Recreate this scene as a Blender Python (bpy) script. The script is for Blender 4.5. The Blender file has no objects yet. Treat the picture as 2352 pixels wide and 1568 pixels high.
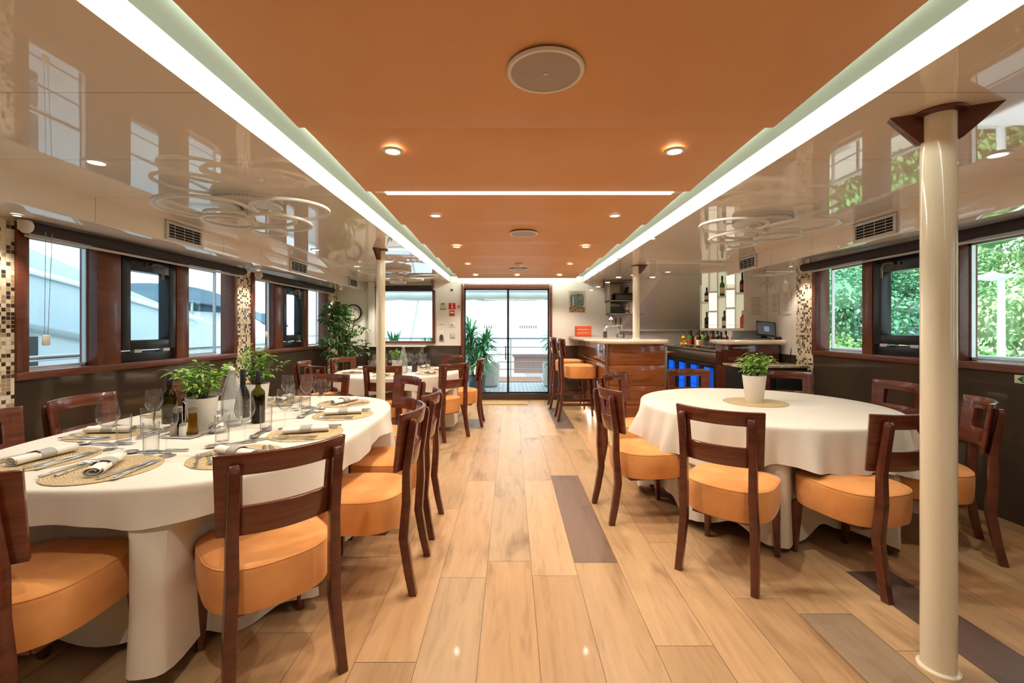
import bpy, bmesh, math, random
from mathutils import Vector, Matrix
PI = math.pi
random.seed(7)
C = bpy.context.scene.collection
sc = bpy.context.scene
# ------------------------------------------------------------------ camera
cam = bpy.data.objects.new('camera', bpy.data.cameras.new('camera')); C.objects.link(cam)
cam.location = (0, 0, 1.33); cam.rotation_euler = (PI/2, 0, 0)
cam.data.sensor_width = 36.0; cam.data.lens = 1010/2352*36
cam.data.shift_x = 3/2352; cam.data.shift_y = -31.5/2352
cam.data.clip_start = 0.05; cam.data.clip_end = 500
sc.camera = cam
# ------------------------------------------------------------------ view, world, sun
sc.view_settings.view_transform = 'Standard'; sc.view_settings.look = 'None'
sc.view_settings.exposure = 0.0; sc.view_settings.gamma = 1.0
sc.cycles.use_denoising = True
sc.cycles.max_bounces = 9; sc.cycles.diffuse_bounces = 4; sc.cycles.glossy_bounces = 4
sc.cycles.transmission_bounces = 6; sc.cycles.transparent_max_bounces = 24
sc.cycles.caustics_reflective = False; sc.cycles.caustics_refractive = False
sc.cycles.sample_clamp_indirect = 4.0
w = bpy.data.worlds.new('sky'); sc.world = w; w.use_nodes = True
nt = w.node_tree; nt.nodes.clear()
wo = nt.nodes.new('ShaderNodeOutputWorld'); wb = nt.nodes.new('ShaderNodeBackground')
tc = nt.nodes.new('ShaderNodeTexCoord'); sx = nt.nodes.new('ShaderNodeSeparateXYZ')
wr = nt.nodes.new('ShaderNodeValToRGB'); wr.color_ramp.elements[0].position = 0.0
wr.color_ramp.elements[0].color = (0.90, 0.97, 1.0, 1); wr.color_ramp.elements[1].position = 0.55
wr.color_ramp.elements[1].color = (0.55, 0.78, 0.95, 1)
wn = nt.nodes.new('ShaderNodeTexNoise'); wn.inputs['Scale'].default_value = 2.2; wn.inputs['Detail'].default_value = 5
wm = nt.nodes.new('ShaderNodeMixRGB'); wm.inputs[2].default_value = (1, 1, 1, 1)
wc = nt.nodes.new('ShaderNodeValToRGB'); wc.color_ramp.elements[0].position = 0.45; wc.color_ramp.elements[1].position = 0.65
nt.links.new(tc.outputs['Generated'], sx.inputs[0]); nt.links.new(sx.outputs['Z'], wr.inputs[0])
nt.links.new(tc.outputs['Generated'], wn.inputs['Vector']); nt.links.new(wn.outputs['Fac'], wc.inputs[0])
nt.links.new(wc.outputs[0], wm.inputs[0]); nt.links.new(wr.outputs[0], wm.inputs[1])
nt.links.new(wm.outputs[0], wb.inputs[0]); wb.inputs[1].default_value = 2.8
nt.links.new(wb.outputs[0], wo.inputs[0])
sun = bpy.data.objects.new('sun', bpy.data.lights.new('sun', 'SUN')); C.objects.link(sun)
sun.data.energy = 8.0; sun.data.angle = math.radians(0.6); sun.data.color = (1, 0.96, 0.88)
sun.rotation_euler = (math.radians(20), math.radians(-32), 0)
sun.location = (-20, -10, 30)

def lamp(name, kind, loc, energy, color, size=0.05, rot=(0, 0, 0), spot=None, blend=0.6, sy=None, spread=None):
    d = bpy.data.lights.new(name, kind); d.energy = energy; d.color = color
    o = bpy.data.objects.new(name, d); C.objects.link(o); o.location = loc; o.rotation_euler = rot
    if kind == 'AREA':
        d.shape = 'RECTANGLE' if sy else 'DISK'; d.size = size
        if sy: d.size_y = sy
        if spread: d.spread = spread
    else: d.shadow_soft_size = size
    if kind == 'SPOT': d.spot_size = spot; d.spot_blend = blend
    return o
WARM = (1.0, 0.88, 0.74); COVE = (0.93, 1.0, 0.88)
# LED strips lying on the edges of the orange panel, shining at the cove face
XL, XR = -1.114, 1.332            # ceiling opening
ZC = 2.17; ZS = 2.28              # white ceiling, slab above the cove
for s, xs, xp in ((-1, XL, -0.93), (1, XR, 1.15)):
    lamp('cove_led', 'AREA', (xp + s*0.01, 2.6, ZC+0.085), 30, COVE, 10.6, (PI/2, 0, -PI/2 if s > 0 else PI/2), sy=0.03)
lamp('cove_led', 'AREA', (0.11, 7.82, ZC+0.085), 8, COVE, 2.1, (PI/2, 0, 0), sy=0.03)
# ------------------------------------------------------------------ materials
MT = {}
def mat(name, col, rough=0.5, metal=0.0, spec=0.5, coat=0.0, emit=None, es=1.0, alpha=None, trans=0.0, ior=1.45, sheen=0.0):
    if name in MT: return MT[name]
    m = bpy.data.materials.new(name); m.use_nodes = True
    b = m.node_tree.nodes['Principled BSDF']
    b.inputs['Base Color'].default_value = (*col, 1); b.inputs['Roughness'].default_value = rough
    b.inputs['Metallic'].default_value = metal; b.inputs['Specular IOR Level'].default_value = spec
    b.inputs['Coat Weight'].default_value = coat; b.inputs['Coat Roughness'].default_value = 0.06
    b.inputs['Transmission Weight'].default_value = trans; b.inputs['IOR'].default_value = ior
    if sheen:
        b.inputs['Sheen Weight'].default_value = sheen; b.inputs['Sheen Roughness'].default_value = 0.4
        b.inputs['Sheen Tint'].default_value = (1, 0.85, 0.7, 1)
    if emit:
        b.inputs['Emission Color'].default_value = (*emit, 1); b.inputs['Emission Strength'].default_value = es
    MT[name] = m
    return m
def N(m, t): return m.node_tree.nodes.new('ShaderNode' + t)
def Lk(m, a, b): m.node_tree.links.new(a, b)
def BS(m): return m.node_tree.nodes['Principled BSDF']
def ramp(m, fac, stops):
    r = N(m, 'ValToRGB'); e = r.color_ramp.elements
    e[0].position, e[0].color = stops[0][0], (*stops[0][1], 1)
    e[1].position, e[1].color = stops[-1][0], (*stops[-1][1], 1)
    for p, c in stops[1:-1]:
        x = e.new(p); x.color = (*c, 1)
    Lk(m, fac, r.inputs[0]); return r
def coords(m, scale=(1, 1, 1), kind='Object'):
    t = N(m, 'TexCoord'); mp = N(m, 'Mapping'); mp.inputs['Scale'].default_value = scale
    Lk(m, t.outputs[kind], mp.inputs[0]); return mp.outputs[0]
def noise(m, vec, scale, detail=4, rough=0.5, dist=0.0):
    n = N(m, 'TexNoise'); n.inputs['Scale'].default_value = scale; n.inputs['Detail'].default_value = detail
    n.inputs['Roughness'].default_value = rough; n.inputs['Distortion'].default_value = dist
    Lk(m, vec, n.inputs['Vector']); return n.outputs['Fac']
def bump(m, h, strength, dist=0.01):
    b = N(m, 'Bump'); b.inputs['Strength'].default_value = strength; b.inputs['Distance'].default_value = dist
    Lk(m, h, b.inputs['Height']); Lk(m, b.outputs[0], BS(m).inputs['Normal'])
def wood(name, c1, c2, rough, coat, stretch=(14, 1.2, 14), sc_=2.2):
    m = mat(name, c1, rough, coat=coat)
    f = noise(m, coords(m, stretch), sc_, 6, 0.6, 0.6)
    r = ramp(m, f, [(0.3, c1), (0.7, c2)]); Lk(m, r.outputs[0], BS(m).inputs['Base Color']); return m
def varied(name, c1, c2, rough, scale=3, bmp=0.0, bscale=120, **k):
    m = mat(name, c1, rough, **k); v = coords(m)
    r = ramp(m, noise(m, v, scale, 4), [(0.35, c1), (0.65, c2)]); Lk(m, r.outputs[0], BS(m).inputs['Base Color'])
    if bmp: bump(m, noise(m, v, bscale, 2), bmp, 0.003)
    return m
cherry = wood('cherry_wood', (0.135, 0.030, 0.013), (0.065, 0.014, 0.007), 0.28, 0.5, (2.0, 2.0, 12), 2.6)
cherryh = wood('cherry_panel', (0.185, 0.044, 0.018), (0.090, 0.020, 0.009), 0.26, 0.55, (1.3, 1.3, 16), 2.6)
teak = wood('window_wood', (0.17, 0.050, 0.024), (0.105, 0.028, 0.014), 0.35, 0.3, (12, 1.5, 12), 2.0)
barwood = wood('bar_wood', (0.34, 0.115, 0.034), (0.19, 0.055, 0.017), 0.18, 0.6, (1.2, 1.2, 14), 2.2)
barwoodd = wood('bar_wood_dark', (0.10, 0.022, 0.010), (0.06, 0.013, 0.007), 0.18, 0.6, (1.2, 1.2, 14), 2.2)
suede = varied('orange_suede', (0.84, 0.40, 0.145), (0.74, 0.31, 0.095), 0.85, 7, 0.25, 300, spec=0.2, sheen=0.25)
peach = varied('peach_panel', (0.74, 0.40, 0.19), (0.69, 0.355, 0.155), 0.55, 1.6, 0.1, 40, spec=0.3)
cloth = varied('white_cloth', (0.79, 0.745, 0.665), (0.75, 0.70, 0.615), 0.8, 2, 0.2, 500, spec=0.2)
napk = mat('napkin_cloth', (0.86, 0.83, 0.77), 0.85)
band = mat('paper_band', (0.42, 0.40, 0.38), 0.6)
white = mat('white_gloss_panel', (0.80, 0.745, 0.68), 0.02, spec=0.85)
white_w = mat('white_wall', (0.86, 0.82, 0.75), 0.12)
def seams():
    m = white; t = N(m, 'TexCoord'); s = N(m, 'SeparateXYZ'); Lk(m, t.outputs['Object'], s.inputs[0])
    a = N(m, 'Math'); a.operation = 'ADD'; a.inputs[1].default_value = 30.0 - 1.33; Lk(m, s.outputs['Y'], a.inputs[0])
    b = N(m, 'Math'); b.operation = 'MODULO'; b.inputs[1].default_value = 0.63; Lk(m, a.outputs[0], b.inputs[0])
    c = N(m, 'Math'); c.operation = 'LESS_THAN'; c.inputs[1].default_value = 0.004; Lk(m, b.outputs[0], c.inputs[0])
    x = N(m, 'MixRGB'); x.inputs[1].default_value = (0.88, 0.81, 0.73, 1); x.inputs[2].default_value = (0.42, 0.36, 0.30, 1)
    Lk(m, c.outputs[0], x.inputs[0]); Lk(m, x.outputs[0], BS(m).inputs['Base Color'])
    bump(m, noise(m, t.outputs['Object'], 1.3, 1), 0.06, 0.02)
seams()
cream = mat('cream_paint', (0.84, 0.76, 0.58), 0.12, coat=0.4)
whitep = mat('white_plastic', (0.80, 0.78, 0.73), 0.35)
lampw = mat('lamp_white', (0.78, 0.74, 0.68), 0.3)
covef = mat('cove_face', (0.86, 0.90, 0.84), 0.5)
slabm = mat('cove_slab', (0.21, 0.23, 0.185), 0.6)
stone = varied('dark_stone', (0.052, 0.037, 0.026), (0.066, 0.048, 0.034), 0.07, 2.5, spec=0.5)
black = mat('black_frame', (0.012, 0.017, 0.022), 0.28)
blackp = mat('black_plastic', (0.012, 0.012, 0.013), 0.35)
blind = mat('blind_fabric', (0.030, 0.022, 0.022), 0.75)
blindb = mat('blind_bar', (0.62, 0.60, 0.57), 0.4)
chrome = mat('chrome', (0.93, 0.93, 0.93), 0.2, 0.9)
steel = mat('brushed_steel', (0.42, 0.39, 0.33), 0.32, 1.0)
bronze = mat('bronze_handle', (0.22, 0.15, 0.09), 0.3, 0.9)
alu = mat('aluminium', (0.66, 0.68, 0.70), 0.35, 0.6)
ventw = mat('vent_frame', (0.62, 0.62, 0.60), 0.4, 0.2)
dark = mat('dark_void', (0.012, 0.010, 0.009), 0.7)
marble = varied('marble', (0.78, 0.68, 0.55), (0.66, 0.54, 0.42), 0.10, 3.5, coat=0.3)
potw = mat('white_pot', (0.82, 0.78, 0.70), 0.35)
soil = mat('soil', (0.05, 0.03, 0.02), 0.9)
leafm = varied('leaf', (0.13, 0.33, 0.035), (0.30, 0.52, 0.09), 0.45, 25)
leafd = varied('leaf_dark', (0.05, 0.16, 0.04), (0.16, 0.34, 0.09), 0.45, 12)
leafy = varied('leaf_yucca', (0.04, 0.27, 0.11), (0.10, 0.40, 0.16), 0.4, 5)
bark = mat('bark', (0.16, 0.09, 0.05), 0.8)
greyp = mat('grey_pot', (0.055, 0.075, 0.095), 0.5)
red = mat('sign_red', (0.55, 0.012, 0.012), 0.4)
ink = mat('ink', (0.02, 0.02, 0.02), 0.6)
paper = mat('paper', (0.80, 0.77, 0.74), 0.5)
green = mat('sign_green', (0.01, 0.12, 0.03), 0.5)
pale = mat('sign_pale', (0.62, 0.68, 0.45), 0.5)
orangew = mat('orange_crate', (0.62, 0.10, 0.02), 0.5)
lemon = mat('lemon', (0.85, 0.42, 0.01), 0.45)
led = mat('led_strip', (1, 1, 1), 0.5, emit=(1.0, 0.90, 0.72), es=7)
bulb = mat('downlight_lens', (1, 1, 1), 0.5, emit=(1.0, 0.78, 0.55), es=9)
shelfl = mat('lit_acrylic', (0.9, 0.9, 0.85), 0.3, emit=(1.0, 0.98, 0.80), es=0.95)
shelfb = mat('lit_back_panel', (0.7, 0.7, 0.6), 0.4, emit=(0.95, 0.92, 0.66), es=0.42)
blue = mat('fridge_light', (0.01, 0.06, 0.4), 0.3, emit=(0.0, 0.13, 0.85), es=0.9)
blued = mat('fridge_light_dim', (0.01, 0.05, 0.3), 0.3, emit=(0.0, 0.05, 0.45), es=0.7)
redl = mat('pilot_light', (1, .1, .05), 0.3, emit=(1, .1, .05), es=5)
screen = mat('screen', (0.02, 0.02, 0.025), 0.1, emit=(0.06, 0.065, 0.08), es=0.6)
spk = mat('speaker_mesh', (0.42, 0.36, 0.33), 0.6)
jute = varied('door_mat', (0.50, 0.33, 0.14), (0.42, 0.27, 0.11), 0.9, 30)
def glassy(name, col, refl=1.0, edge=0.35, ior=1.5, rough=0.0, painted_glare=0.0):
    m = bpy.data.materials.new(name); m.use_nodes = True; m.node_tree.nodes.clear()
    o = N(m, 'OutputMaterial'); t = N(m, 'BsdfTransparent'); g = N(m, 'BsdfGlossy'); g.inputs['Roughness'].default_value = rough
    lw = N(m, 'LayerWeight'); lw.inputs['Blend'].default_value = 0.5
    rr = ramp(m, lw.outputs['Facing'], [(0.0, col), (0.6, tuple(c*(1-edge*0.05) for c in col)), (0.75, tuple(c*(1-edge*0.40) for c in col)), (0.92, tuple(c*(1-edge) for c in col)), (1.0, tuple(c*(1-edge) for c in col))])
    Lk(m, rr.outputs[0], t.inputs[0])
    l2 = N(m, 'LayerWeight'); l2.inputs['Blend'].default_value = 0.5
    pw = N(m, 'Math'); pw.operation = 'POWER'; pw.inputs[1].default_value = 3.6 if refl > 1 else 4.5; Lk(m, l2.outputs['Facing'], pw.inputs[0])
    ml = N(m, 'Math'); ml.operation = 'MULTIPLY_ADD'; ml.inputs[1].default_value = min(.9, .85*refl); ml.inputs[2].default_value = .028; ml.use_clamp = True
    Lk(m, pw.outputs[0], ml.inputs[0]); x = N(m, 'MixShader'); Lk(m, ml.outputs[0], x.inputs[0])
    tin = t.outputs[0]
    if painted_glare:
        df = N(m, 'BsdfDiffuse'); df.inputs[0].default_value = (.9, .92, .92, 1); hx = N(m, 'MixShader'); hx.inputs[0].default_value = painted_glare  # white mixed into the colour for reflected tablecloth, so clear glass shows
        Lk(m, tin, hx.inputs[1]); Lk(m, df.outputs[0], hx.inputs[2]); tin = hx.outputs[0]
    Lk(m, tin, x.inputs[1]); Lk(m, g.outputs[0], x.inputs[2]); Lk(m, x.outputs[0], o.inputs[0]); return m
pane = glassy('window_glass', (0.93, 0.97, 0.98), 1.0, 0.02)
glass = glassy('table_glass', (0.995, 0.995, 0.99), 1.9, 0.80, painted_glare=0.01)
glassg = glassy('green_bottle_glass', (0.30, 0.28, 0.03), 1.3, 0.8)
glassd = mat('dark_wine', (0.008, 0.008, 0.010), 0.06, coat=0.5)
fluted = glassy('fluted_glass', (0.97, 0.98, 0.98), 1.8, 0.6, painted_glare=0.16)
oil = glassy('olive_oil', (0.62, 0.42, 0.03), 1.2, 0.5)
acryl = glassy('acrylic_tube', (0.93, 0.92, 0.88), 1.3, 0.35)
def mosaic():
    m = mat('mosaic_tiles', (0.5, 0.4, 0.3), 0.12); t = N(m, 'TexCoord'); s = N(m, 'SeparateXYZ'); Lk(m, t.outputs['Object'], s.inputs[0])
    P = 0.0265
    fl, fr = [], []
    for ax in ('Y', 'Z'):
        d = N(m, 'Math'); d.operation = 'DIVIDE'; d.inputs[1].default_value = P; Lk(m, s.outputs[ax], d.inputs[0])
        f = N(m, 'Math'); f.operation = 'FLOOR'; Lk(m, d.outputs[0], f.inputs[0]); fl.append(f.outputs[0])
        r = N(m, 'Math'); r.operation = 'FRACT'; Lk(m, d.outputs[0], r.inputs[0]); fr.append(r.outputs[0])
    c = N(m, 'CombineXYZ'); Lk(m, fl[0], c.inputs[0]); Lk(m, fl[1], c.inputs[1])
    wn_ = N(m, 'TexWhiteNoise'); wn_.noise_dimensions = '2D'; Lk(m, c.outputs[0], wn_.inputs['Vector'])
    r = ramp(m, wn_.outputs['Value'], [(0.0, (0.045, 0.028, 0.016)), (0.20, (0.10, 0.07, 0.04)), (0.28, (0.40, 0.29, 0.17)), (0.42, (0.66, 0.53, 0.35)), (0.62, (0.80, 0.70, 0.52)), (1.0, (0.62, 0.52, 0.36))])
    r.color_ramp.interpolation = 'CONSTANT'
    gs = []
    for f in fr:
        a = N(m, 'Math'); a.operation = 'SUBTRACT'; a.inputs[1].default_value = 0.5; Lk(m, f, a.inputs[0])
        b = N(m, 'Math'); b.operation = 'ABSOLUTE'; Lk(m, a.outputs[0], b.inputs[0]); gs.append(b.outputs[0])
    mx = N(m, 'Math'); mx.operation = 'MAXIMUM'; Lk(m, gs[0], mx.inputs[0]); Lk(m, gs[1], mx.inputs[1])
    g = N(m, 'Math'); g.operation = 'GREATER_THAN'; g.inputs[1].default_value = 0.45; Lk(m, mx.outputs[0], g.inputs[0])
    x = N(m, 'MixRGB'); Lk(m, g.outputs[0], x.inputs[0]); Lk(m, r.outputs[0], x.inputs[1]); x.inputs[2].default_value = (0.62, 0.56, 0.45, 1)
    Lk(m, x.outputs[0], BS(m).inputs['Base Color'])
    i = N(m, 'Math'); i.operation = 'SUBTRACT'; i.inputs[0].default_value = 1; Lk(m, g.outputs[0], i.inputs[1]); bump(m, i.outputs[0], 0.5, 0.002)
    return m
mosaic_m = mosaic()
def rings_mat():
    m = mat('woven_mat', (0.55, 0.42, 0.24), 0.45, spec=0.4); t = N(m, 'TexCoord'); s = N(m, 'SeparateXYZ'); Lk(m, t.outputs['Object'], s.inputs[0])
    c = N(m, 'CombineXYZ'); Lk(m, s.outputs['X'], c.inputs[0]); Lk(m, s.outputs['Y'], c.inputs[1])
    l = N(m, 'VectorMath'); l.operation = 'LENGTH'; Lk(m, c.outputs[0], l.inputs[0])
    d = N(m, 'Math'); d.operation = 'MULTIPLY'; d.inputs[1].default_value = 2*PI/0.0105; Lk(m, l.outputs['Value'], d.inputs[0])
    sn = N(m, 'Math'); sn.operation = 'SINE'; Lk(m, d.outputs[0], sn.inputs[0])
    v = N(m, 'TexVoronoi'); v.inputs['Scale'].default_value = 130; Lk(m, t.outputs['Object'], v.inputs['Vector'])
    a = N(m, 'Math'); a.operation = 'MULTIPLY_ADD'; Lk(m, sn.outputs[0], a.inputs[0]); a.inputs[1].default_value = 0.3; a.inputs[2].default_value = 0.45
    b = N(m, 'Math'); b.operation = 'ADD'; Lk(m, a.outputs[0], b.inputs[0]); Lk(m, v.outputs['Distance'], b.inputs[1])
    r = ramp(m, b.outputs[0], [(0.15, (0.13, 0.075, 0.03)), (0.55, (0.40, 0.265, 0.12)), (1.1, (0.68, 0.52, 0.29))])
    Lk(m, r.outputs[0], BS(m).inputs['Base Color']); bump(m, b.outputs[0], 0.8, 0.003); return m
woven = rings_mat()
def oak():
    m = mat('oak_planks', (0.6, 0.4, 0.2), 0.36, coat=0.04)
    a = N(m, 'Attribute'); a.attribute_name = 'tone'; a.attribute_type = 'GEOMETRY'
    t = N(m, 'TexCoord'); ad = N(m, 'VectorMath'); ad.operation = 'ADD'; sc3 = N(m, 'VectorMath'); sc3.operation = 'SCALE'; sc3.inputs['Scale'].default_value = 37.0
    Lk(m, a.outputs['Color'], sc3.inputs[0]); Lk(m, t.outputs['Object'], ad.inputs[0]); Lk(m, sc3.outputs[0], ad.inputs[1])
    mp = N(m, 'Mapping'); mp.inputs['Scale'].default_value = (9, 0.8, 1); Lk(m, ad.outputs[0], mp.inputs[0])
    f = noise(m, mp.outputs[0], 2.4, 8, 0.62, 1.4)
    mp2 = N(m, 'Mapping'); mp2.inputs['Scale'].default_value = (3.2, 0.9, 1); Lk(m, ad.outputs[0], mp2.inputs[0])
    f2 = noise(m, mp2.outputs[0], 1.6, 3, 0.5, 0.3)
    r = ramp(m, f, [(0.28, (0.76, 0.745, 0.73)), (0.48, (0.98, 0.98, 0.98)), (0.7, (1.08, 1.08, 1.08))])
    r2 = ramp(m, f2, [(0.28, (0.50, 0.44, 0.38)), (0.42, (0.96, 0.95, 0.94)), (0.75, (1.06, 1.05, 1.03))])
    x = N(m, 'MixRGB'); x.blend_type = 'MULTIPLY'; x.inputs[0].default_value = 1; Lk(m, a.outputs['Color'], x.inputs[1]); Lk(m, r.outputs[0], x.inputs[2])
    y = N(m, 'MixRGB'); y.blend_type = 'MULTIPLY'; y.inputs[0].default_value = 0.8; Lk(m, x.outputs[0], y.inputs[1]); Lk(m, r2.outputs[0], y.inputs[2])
    Lk(m, y.outputs[0], BS(m).inputs['Base Color']); bump(m, f, 0.06, 0.002); return m
oakm = oak()
# ------------------------------------------------------------------ mesh builder
class G:
    def __init__(s): s.v = []; s.f = []
    def add(s, vs, fs, M=None):
        n = len(s.v)
        s.v += [tuple(M @ Vector(p)) if M else tuple(p) for p in vs]
        s.f += [tuple(i+n for i in f) for f in fs]; return s
    def box(s, x0, x1, y0, y1, z0, z1, M=None):
        return s.add([(x0,y0,z0),(x1,y0,z0),(x1,y1,z0),(x0,y1,z0),(x0,y0,z1),(x1,y0,z1),(x1,y1,z1),(x0,y1,z1)],
              [(0,3,2,1),(4,5,6,7),(0,1,5,4),(1,2,6,5),(2,3,7,6),(3,0,4,7)], M)
    def lathe(s, prof, n=24, at=(0,0,0), M=None, cap=True, sx=1, sy=1):
        vs = []; fs = []
        for r, z in prof:
            for i in range(n):
                a = 2*PI*i/n; vs.append((at[0]+r*math.cos(a)*sx, at[1]+r*math.sin(a)*sy, at[2]+z))
        for k in range(len(prof)-1):
            for i in range(n):
                j = (i+1) % n; fs.append((k*n+i, k*n+j, (k+1)*n+j, (k+1)*n+i))
        if cap:
            fs.append(tuple(range(n-1, -1, -1))); fs.append(tuple(range((len(prof)-1)*n, len(prof)*n)))
        return s.add(vs, fs, M)
    def tube(s, path, r, n=10, caps=True):
        P = [Vector(p) for p in path]; R = r if isinstance(r, (list, tuple)) else [r]*len(P)
        vs = []; fs = []; up = None
        for k, p in enumerate(P):
            d = (P[min(k+1, len(P)-1)] - P[max(k-1, 0)]).normalized()
            if up is None:
                up = Vector((0,0,1)) if abs(d.z) < 0.9 else Vector((1,0,0))
            a = d.cross(up).normalized(); b = a.cross(d).normalized(); up = b
            for i in range(n):
                t = 2*PI*i/n; vs.append(p + a*math.cos(t)*R[k] + b*math.sin(t)*R[k])
        for k in range(len(P)-1):
            for i in range(n):
                j = (i+1) % n; fs.append((k*n+i, k*n+j, (k+1)*n+j, (k+1)*n+i))
        if caps: fs += [tuple(range(n-1,-1,-1)), tuple(range((len(P)-1)*n, len(P)*n))]
        return s.add(vs, fs)
    def prism(s, poly, z0, z1, M=None):
        n = len(poly)
        vs = [(x, y, z0) for x, y in poly] + [(x, y, z1) for x, y in poly]
        fs = [tuple(range(n-1,-1,-1)), tuple(range(n, 2*n))] + [(i, (i+1) % n, n+(i+1) % n, n+i) for i in range(n)]
        return s.add(vs, fs, M)
    def bar(s, path, wx, wy):   # rectangular section stacked on horizontal slices
        vs = []; fs = []
        W = wx if isinstance(wx, list) else [wx]*len(path); D = wy if isinstance(wy, list) else [wy]*len(path)
        for (x, y, z), a, b in zip(path, W, D): vs += [(x-a/2,y-b/2,z),(x+a/2,y-b/2,z),(x+a/2,y+b/2,z),(x-a/2,y+b/2,z)]
        for k in range(len(path)-1):
            for i in range(4):
                j = (i+1) % 4; fs.append((k*4+i, k*4+j, (k+1)*4+j, (k+1)*4+i))
        fs += [(3,2,1,0), tuple(range((len(path)-1)*4, len(path)*4))]
        return s.add(vs, fs)
def obj(name, g, m, parent=None, bevel=0, smooth=None, seg=2, solid=0, loc=None):
    me = bpy.data.meshes.new(name); me.from_pydata(g.v, [], g.f)
    bm = bmesh.new(); bm.from_mesh(me)
    bmesh.ops.recalc_face_normals(bm, faces=bm.faces)
    if solid:
        bmesh.ops.solidify(bm, geom=bm.faces[:], thickness=solid); bmesh.ops.recalc_face_normals(bm, faces=bm.faces)
    if bevel:
        ed = [e for e in bm.edges if len(e.link_faces) == 2 and e.calc_face_angle(0) > 0.6]
        bmesh.ops.bevel(bm, geom=ed, offset=bevel, segments=seg, affect='EDGES', profile=0.5, clamp_overlap=True)
    bm.to_mesh(me); bm.free()
    if smooth is None: smooth = True
    if smooth:
        me.polygons.foreach_set('use_smooth', [True]*len(me.polygons)); me.set_sharp_from_angle(angle=math.radians(38))
    me.materials.append(m)
    o = bpy.data.objects.new(name, me); C.objects.link(o)
    if loc: o.location = loc
    if parent: o.parent = parent
    return o
def tag(o, label, cat, group=None, kind=None):
    if label: o['label'] = label
    if cat: o['category'] = cat
    if group: o['group'] = group
    if kind: o['kind'] = kind
    return o
def thing(name, label, cat, loc=(0,0,0), rz=0, group=None):
    o = bpy.data.objects.new(name, None); C.objects.link(o); o.empty_display_size = 0.05
    o.location = loc; o.rotation_euler = (0, 0, rz); return tag(o, label, cat, group)
def copy_tree(o, parent=None):
    c = o.copy(); C.objects.link(c); c.parent = parent
    for ch in list(o.children): copy_tree(ch, c)
    return c
def dup(o, loc, rz, label, group=None):
    c = copy_tree(o); c.location = loc; c.rotation_euler = (0, 0, rz); c['label'] = label
    if group: c['group'] = group
    return c
def struct(name, g, m, parent=None, bevel=0, label=None):
    o = obj(name, g, m, parent, bevel)
    if not parent: o['kind'] = 'structure'
    if label: o['label'] = label
    return o
def text(name, body, size, loc, rot, m, parent, ext=0.0005, sx=1.0):
    cu = bpy.data.curves.new(name, 'FONT'); cu.body = body; cu.size = size; cu.extrude = ext; cu.align_x = 'CENTER'; cu.align_y = 'CENTER'
    cu.materials.append(m); o = bpy.data.objects.new(name, cu); C.objects.link(o); o.location = loc; o.rotation_euler = rot
    me = bpy.data.meshes.new_from_object(o); bpy.data.objects.remove(o)
    me.materials.clear(); me.materials.append(m); o = bpy.data.objects.new(name, me); C.objects.link(o); o.location = loc; o.rotation_euler = rot
    o.parent = parent; return o
# ================================================================== the room
YB = 8.12; YF = -3.0; WL = -3.2; WR = 3.43
# floor: planks with their own tone
def build_floor():
    g = G(); tones = []
    g.box(WL-.1, WR+.1, YF-.1, YB+.1, -0.06, -0.002); tones += [(0.10, 0.06, 0.035)]*6
    P = 0.245; x0 = 0.36 - 16*P
    rnd = random.Random(3)
    specials = {(16, 2.49): (3.96, (0.20, 0.125, 0.09)), (17, 5.8): (7.3, (0.17, 0.12, 0.10)), (12, 5.8): (6.4, (0.22, 0.18, 0.17)),
                (22, 0.95): (2.40, (0.13, 0.085, 0.065)), (20, 0.55): (2.045, (0.33, 0.24, 0.16))}
    k = 0; x = x0
    while x < WR+.1:
        cuts = [YF-.1]; sp = {a: b for (c, a), b in specials.items() if c == k}
        y = YF - rnd.uniform(0, 1.4); marks = sorted(sp.items())
        ys = []
        for a, (b, t) in marks: ys += [(a, b, t)]
        cur = YF-.1; first = y + 1.48
        while cur < YB+.1:
            nxt = first if cur == YF-.1 else cur + 1.48
            t = None
            for a, b, tt in ys:
                if cur < a-1e-6 < nxt: nxt = a
                if abs(cur-a) < 1e-6: nxt = b; t = tt
            if nxt - cur < 0.05: nxt = cur + 0.4
            nxt = min(nxt, YB+.1)
            if t is None:
                if rnd.random() < 0.03 and cur > 3: t = (0.26, 0.19, 0.15)
                else:
                    q = rnd.uniform(0.84, 1.10); wv = rnd.uniform(-.02, .03)
                    t = (0.52*q, (0.322+wv)*q, (0.165+wv)*q)
            e = 0.0010
            n = len(g.v)
            g.v += [(max(x, WL-.1)+e, cur+e, 0), (min(x+P, WR+.1)-e, cur+e, 0), (min(x+P, WR+.1)-e, nxt-e, 0), (max(x, WL-.1)+e, nxt-e, 0)]
            g.f.append((n, n+1, n+2, n+3)); tones.append(t); cur = nxt
        x += P; k += 1
    me = bpy.data.meshes.new('floor'); me.from_pydata(g.v, [], g.f); me.materials.append(oakm)
    a = me.attributes.new('tone', 'FLOAT_COLOR', 'FACE')
    a.data.foreach_set('color', [c for t in tones for c in (*t, 1.0)])
    o = bpy.data.objects.new('floor', me); C.objects.link(o); o['kind'] = 'structure'; o['label'] = 'light oak plank floor with a few dark planks'
build_floor()
FL, FR = -2.675, 2.80       # fascias that step the ceiling down beside the windows
ZF = 2.003
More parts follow.
